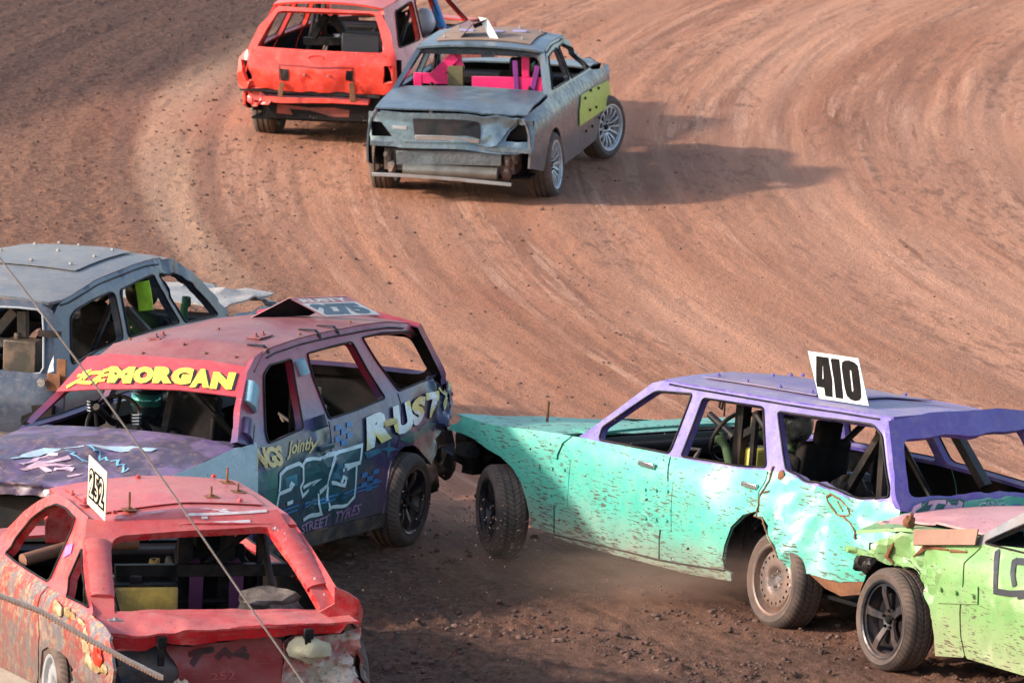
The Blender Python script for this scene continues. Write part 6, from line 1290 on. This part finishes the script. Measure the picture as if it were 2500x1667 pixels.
    for k, l in enumerate(rl):
        m = MB()
        P = [bend(hit(c.mat, 'E', x, y, lambda q: q.y-c.ys(q.x, q.z)-.004)) for x, y in l]; P2 = []
        for a, b in zip(P, P[1:]):
            for j in range(5): t = a.lerp(b, j/5); P2.append(t+noise.noise_vector(t*30)*.008)
        P2.append(P[-1]); m.tube(P2, [.004+.007*abs(noise.noise(p*25+V3(k, 0, 0))) for p in P2], 6)
        m.build('torn_metal_edge', M['rust'], c.root)
    m = MB(); p = bend(hit(c.mat, 'E', 1378, 545, lambda q: q.y-c.ys(q.x, q.z))); m.lump(p, .045, 3, (.8, .3, 1)); m.build('torn_metal_edge', M['rust'], c.root)
    # lower rear valance
    c.sidep('rear_valance', S([(1500, 936), (1600, 964), (1705, 963), (1690, 1010), (1620, 1018), (1560, 990)]), 1, M['rust'], step=.06)
    wheel(c.root, (-1.265, .775, .30), 1, 'steel', .315, .215, steer=R(-9), camber=R(3), rr=.225, mat=M['rimsteel']); c.wp(-1.38, .86)
    wheel(c.root, (1.51, .82, .243), 1, 'five', .303, .21, steer=R(-24), camber=R(-3), mat=M['rimblack']); c.wp(1.42, .8)
    wheel(c.root, (-1.385, -.76, .31), -1, 'steel', .31, .2); wheel(c.root, (1.42, -.76, .29), -1, 'steel', .31, .2, steer=R(25))
    interior(c, -2.0, 1.9, hoop=-.62, top=1.30, seat=(-.42, -.06), dash=.80, bulk=.82, cagey=.55)
    bars(c, 'cage_upright', [[(-.33, .40, .3), (-.33, .40, 1.30)]], M['black'], (.075, .075)); bars(c, 'cage_brace', [[(-.33, .40, 1.05), (-.70, .35, 1.28)], [(-1.55, .3, 1.28), (-1.2, .3, .75)], [(-1.72, .42, .5), (-1.70, .42, 1.32)]], M['black'], (.06, .05))
    bars(c, 'cage_brace', [[(-1.36, -.47, 1.27), (-1.64, -.56, .90)]], M['black'], (.10, .05))
    bars(c, 'harness_post', [[(-.05, -.28, .62), (.22, -.30, .78)]], plain('lilac_tube', (.36, .20, .46), .5), r=.04)
    clutter(c, 3, -1.0, .5); rail_line(c, 1, xr_+.1, xf_-.05, zt, .022)
    sw = hit(c.mat, 'J', 640, 520, lambda q: q.y+.05); steering(c, sw, R(22), .19)
    m = MB(); m.box((-.40, .30, .84), (.075, .09, .14)); m.build('yellow_pad', plain('yellow_vinyl', (.72, .60, .12), .5), c.root, bevel=.02)
    m = MB(); m.lump((-1.15, .15, .80), .15, 5, (1.1, .8, .8), sub=3); m.lump((-1.5, .1, .75), .10, 8, (1, .8, .8), sub=2); m.build('fuel_can', M['black'], c.root)
    m = MB(); m.tube([(.30, -.0, 1.27), (.29, .0, 1.05)], .006); m.tube([(.25, .08, 1.25), (.25, .085, 1.12), (.22, .09, 1.11), (.20, .09, 1.25)], .008); m.build('hanging_mirror_bracket', M['black'], c.root)
    # number board, standing on the roof edge
    yb = .46; F = lambda q: q.y-yb
    B = [hit(c.mat, 'F', x, y, F) for x, y in [(205, 155), (1335, 320), (1570, 1385), (460, 1220)]]; B2 = [(p.x, p.z) for p in B]
    mpb = lambda x, z: (x, yb, z)
    nb = panel('number_board', B2, mpb, M['white'], c.root, step=.2, th=.006, out=(0, 1, 0), inner=None, lab='white board reading 410')
    Tn = lambda pts: [(p.x, p.z) for p in (hit(c.mat, 'F', x, y, F) for x, y in pts)]
    def hol(o, h):   # polygon with a hole as a decal
        t = tessellate_polygon([[Vector((*p, 0)) for p in o], [Vector((*p, 0)) for p in h]]); return [Vector(p) for p in o+h], [tuple(f) for f in t]
    four = Tn([(400, 262), (675, 300), (690, 420), (760, 820), (762, 1010), (770, 1195), (605, 1165), (580, 980), (415, 955), (398, 800)]); s4 = Tn([(535, 470), (555, 500), (568, 780), (535, 775)])
    one = Tn([(748, 318), (915, 335), (945, 600), (1010, 1232), (840, 1205), (800, 800), (765, 610), (735, 380), (720, 375)])
    zero = Tn([(985, 400), (1050, 365), (1150, 365), (1260, 410), (1330, 480), (1360, 620), (1400, 950), (1415, 1180), (1380, 1260), (1280, 1280), (1180, 1250), (1090, 1160), (1040, 980), (1005, 760), (975, 520)]); s0 = Tn([(1150, 590), (1170, 575), (1190, 600), (1240, 1040), (1220, 1070), (1200, 1050)])
    decal('lettering', [hol(four, s4), poly(one), hol(zero, s0)], mpb, M['blackp'], nb, (0, .004, 0), nx=2, ny=2)
    hd = headat(c, 'J', 1285, 385, 1, -.05)
    driver(c, hd, 'driver in a black helmet and dark suit with yellow chest patch behind the turquoise door', plain('dark_green_suit', (.05, .09, .03), .8), plain('black_white_helmet', (.03, .03, .032), .2, 0, .2, (.7, .7, .7), .9, 8, 0), wheelp=(sw.x-hd.x-.03, sw.y-hd.y, sw.z-hd.z), trim=plain('lime_trim', (.75, .85, .05), .6))
    return c
# ================================================================ barrier ropes, loose dirt
def rope(name, P, r, strands, pitch, mat, label, cat):
    m = MB(); pts = [Vector(p) for p in resample(P, .012, False)] if strands > 1 else [Vector(p) for p in P]
    if strands == 1: m.tube(pts, r, 8)
    else:
        for s in range(strands):
            Q = []; dist = 0
            for i, p in enumerate(pts):
                t = (pts[min(i+1, len(pts)-1)]-pts[max(i-1, 0)]).normalized(); a = t.cross(V3(0, 0, 1)).normalized(); b = t.cross(a)
                if i: dist += (p-pts[i-1]).length
                w = 2*math.pi*(dist/pitch+s/strands); Q.append(p+(a*math.cos(w)+b*math.sin(w))*r*.55)
            m.tube(Q, r*.52, 6)
    return tag(m.build(name, mat, None, 60), label, cat)
def resample3(P, n):
    out = []
    for i in range(len(P)-1):
        for k in range(n): out.append(P[i].lerp(P[i+1], k/n))
    return out+[P[-1]]
def build_extras():
    cable = plain('sunlit_rusty_cable', (.95, .60, .42), .8, 0, .15, (.98, .80, .62), .5, 60)
    P = [atd('H', x, y, 35.0+.1*k) for k, (x, y) in enumerate([(-60, 1345), (0, 1368), (90, 1402), (200, 1466), (300, 1520), (372, 1556)])]
    rope('wire_rope', resample3(P, 14), .017, 3, .06, cable, 'thick twisted rusty wire rope sagging across the red hatchback corner', 'rope')
    thin = plain('grey_brown_wire', (.36, .28, .23), .6, 0, .3)
    P = [atd('H', x, y, 33.5) for x, y in [(-30, 555), (90, 710), (230, 900), (395, 1130), (600, 1430), (720, 1600)]]
    rope('tension_wire', P, .005, 1, 1, thin, 'thin taut wire running diagonally over the purple estate and red hatchback', 'wire')
    # sleeper on top of the barrier and the post that carries the rope
    wood = plain('bleached_timber', (.68, .50, .34), .8, 0, .3, (.40, .20, .10), .6, 6, .5)
    A = atd('H', -40, 1508, 36.4); B = atd('H', 128, 1592, 36.0); d = (B-A).normalized()
    m = MB(); s = V3(d.y, -d.x, 0).normalized(); A2, B2 = A-d*1.5, B+d*.8
    for k in range(1):
        vs = []
        for p in (A2, B2):
            for w, h in ((0, 0), (.16, -.02), (.16, -.30), (0, -.30)): vs.append(p+s*w+V3(0, 0, h))
        m.add(vs, [(0, 4, 5, 1), (1, 5, 6, 2), (2, 6, 7, 3), (3, 7, 4, 0), (0, 1, 2, 3), (7, 6, 5, 4)])
    t = m.build('barrier_beam', wood, None, 30, .012); tag(t, 'bleached timber beam along the barrier top in the bottom left corner', 'barrier')
    q = atd('H', 392, 1560, 37.0); post = empty('barrier_post', Matrix.Translation((q.x, q.y, 0))); tag(post, 'pale rusty steel barrier post with clamped rope end at the bottom edge', 'post')
    m = MB(); m.box((0, 0, q.z/2-.05), (.05, .05, q.z/2-.04)); m.build('post_tube', plain('pale_rusty_steel', (.50, .40, .34), .6, .2, .4, (.30, .12, .06), .6, 14), post, bevel=.008)
    m = MB(); m.box((-.03, -.02, q.z-.06), (.115, .05, .035)); m.build('top_plate', plain('pale_steel', (.55, .52, .5), .5, .3, .2, DUST, .5), post, bevel=.008)
    m = MB()
    for k in range(5): m.lump((.03+.016*k, -.05, q.z-.02+.008*(k % 2)), .022, k, (.6, 1, 1.3), sub=2)
    m.build('rope_clamp', plain('sunbleached_clamp', (.72, .55, .38), .7, 0, .3), post)
    # clods lying on the track
    rs = random.Random(5); m = MB(); base = []
    bm = bmesh.new(); bmesh.ops.create_icosphere(bm, subdivisions=1, radius=1); bv = [v.co.copy() for v in bm.verts]; bf = [[v.index for v in f.verts] for f in bm.faces]; bm.free()
    def clod(p, r, flat=.7):
        s = rs.random()*99; rot = Matrix.Rotation(rs.random()*6, 3, 'Z')
        m.add([p+rot@(V3(v.x*1.2, v.y, v.z*flat)*r*(1+.5*noise.noise(v*1.3+V3(s, 0, 0)))) for v in bv], bf)
    pts = []
    for _ in range(11000):
        x = rs.uniform(-3.2, 6); y = rs.uniform(39.2, 46)
        d_ = noise.noise((x*1.1, y*.8, 3))+.35*noise.noise((x*4, y*3, 1))
        if d_ < -.06 or rs.random() > max(.12, 1.2-(y-39)/6): continue
        pts.append((x, y, abs(rs.gauss(.004, .009))+.003))
    for _ in range(3600):
        y = rs.uniform(50, 82); x = rs.uniform(-6.5, -2) ; pts.append((x+ (0 if rs.random() < .8 else 3), y, abs(rs.gauss(.003, .007))+.003))
    for _ in range(900): pts.append((rs.uniform(-4, 7), rs.uniform(45, 82), abs(rs.gauss(.002, .005))+.002))
    X = np.array(pts); Z = hgt(X[:, 0], X[:, 1])
    for (x, y, r), z in zip(pts, Z): clod(V3(x, y, z+r*.25), r)
    o = m.build('dirt_clods', plain('dark_clod', (.115, .06, .044), .95, 0, .5, (.26, .15, .11), .6, 3, .4), None, 80); tag(o, kind='stuff')
    # dirt thrown up by the wheels
    m = MB()
    cl = [((1055, 1180), 43.0, 95, 60, 130), ((1180, 1230), 43.2, 150, 60, 210), ((1400, 1330), 42.6, 200, 70, 90), ((1750, 1250), 43, 120, 80, 40), ((1350, 1050), 43, 260, 160, 60), ((1300, 640), 50, 420, 190, 60), ((1180, 400), 63, 150, 40, 70), ((800, 280), 66, 120, 30, 60), ((600, 700), 44, 400, 400, 40), ((1780, 900), 44, 300, 160, 30), ((950, 1330), 42, 300, 100, 60)]
    for (cx, cy), Y, sx, sy, n in cl:
        for _ in range(n):
            a, b = rs.gauss(cx, sx*.6), rs.gauss(cy, sy*.6); p = atd('H', a, b, Y+rs.uniform(-.8, .8))
            if p.z > .02: clod(p, abs(rs.gauss(.0022, .0022))+.0018, 1)
    o = m.build('flying_dirt', plain('flying_dirt_brown', (.10, .05, .035), .95, 0, .6, (.6, .45, .35), .35, 2, 0), None, 80); tag(o, kind='stuff')
    dust_puffs()
def dust_puffs():
    for k, (c, s, dens) in enumerate([((1.35, 42.6, .22), (1.9, .9, .40), 4.2), ((2.62, 42.2, .50), (.26, .26, .20), 16)]):
        bm = bmesh.new(); bmesh.ops.create_icosphere(bm, subdivisions=3, radius=1); me = bpy.data.meshes.new('dust_cloud'); bm.to_mesh(me); bm.free()
        m = bpy.data.materials.new('dust_air'); m.use_nodes = True; t = m.node_tree; t.nodes.clear(); N = NT(t)
        out = N.n('OutputMaterial'); v = N.n('VolumePrincipled'); v.inputs['Color'].default_value = (.72, .50, .40, 1); v.inputs['Anisotropy'].default_value = .3
        tc = N.n('TexCoord').outputs['Object']; ln = N.n('VectorMath', operation='LENGTH'); N.l(tc, ln.inputs[0])
        f = N.mapr(ln.outputs['Value'], 1, .15); n = N.mapr(N.noise(tc, 2.2, 4, .6), .38, .72)
        N.l(N.math('MULTIPLY', N.math('MULTIPLY', N.math('MULTIPLY', f, f), n), dens), v.inputs['Density']); N.l(v.outputs[0], out.inputs['Volume'])
        me.materials.append(m); o = bpy.data.objects.new('dust_cloud', me); COL.objects.link(o); o.location = c; o.scale = s; tag(o, kind='stuff')
BUILD = [build_teal,build_joe,build_r252,build_grey,build_orange,build_taxi,build_green,build_extras]
def main():
    for f in BUILD: f()
    make_ground()
main()
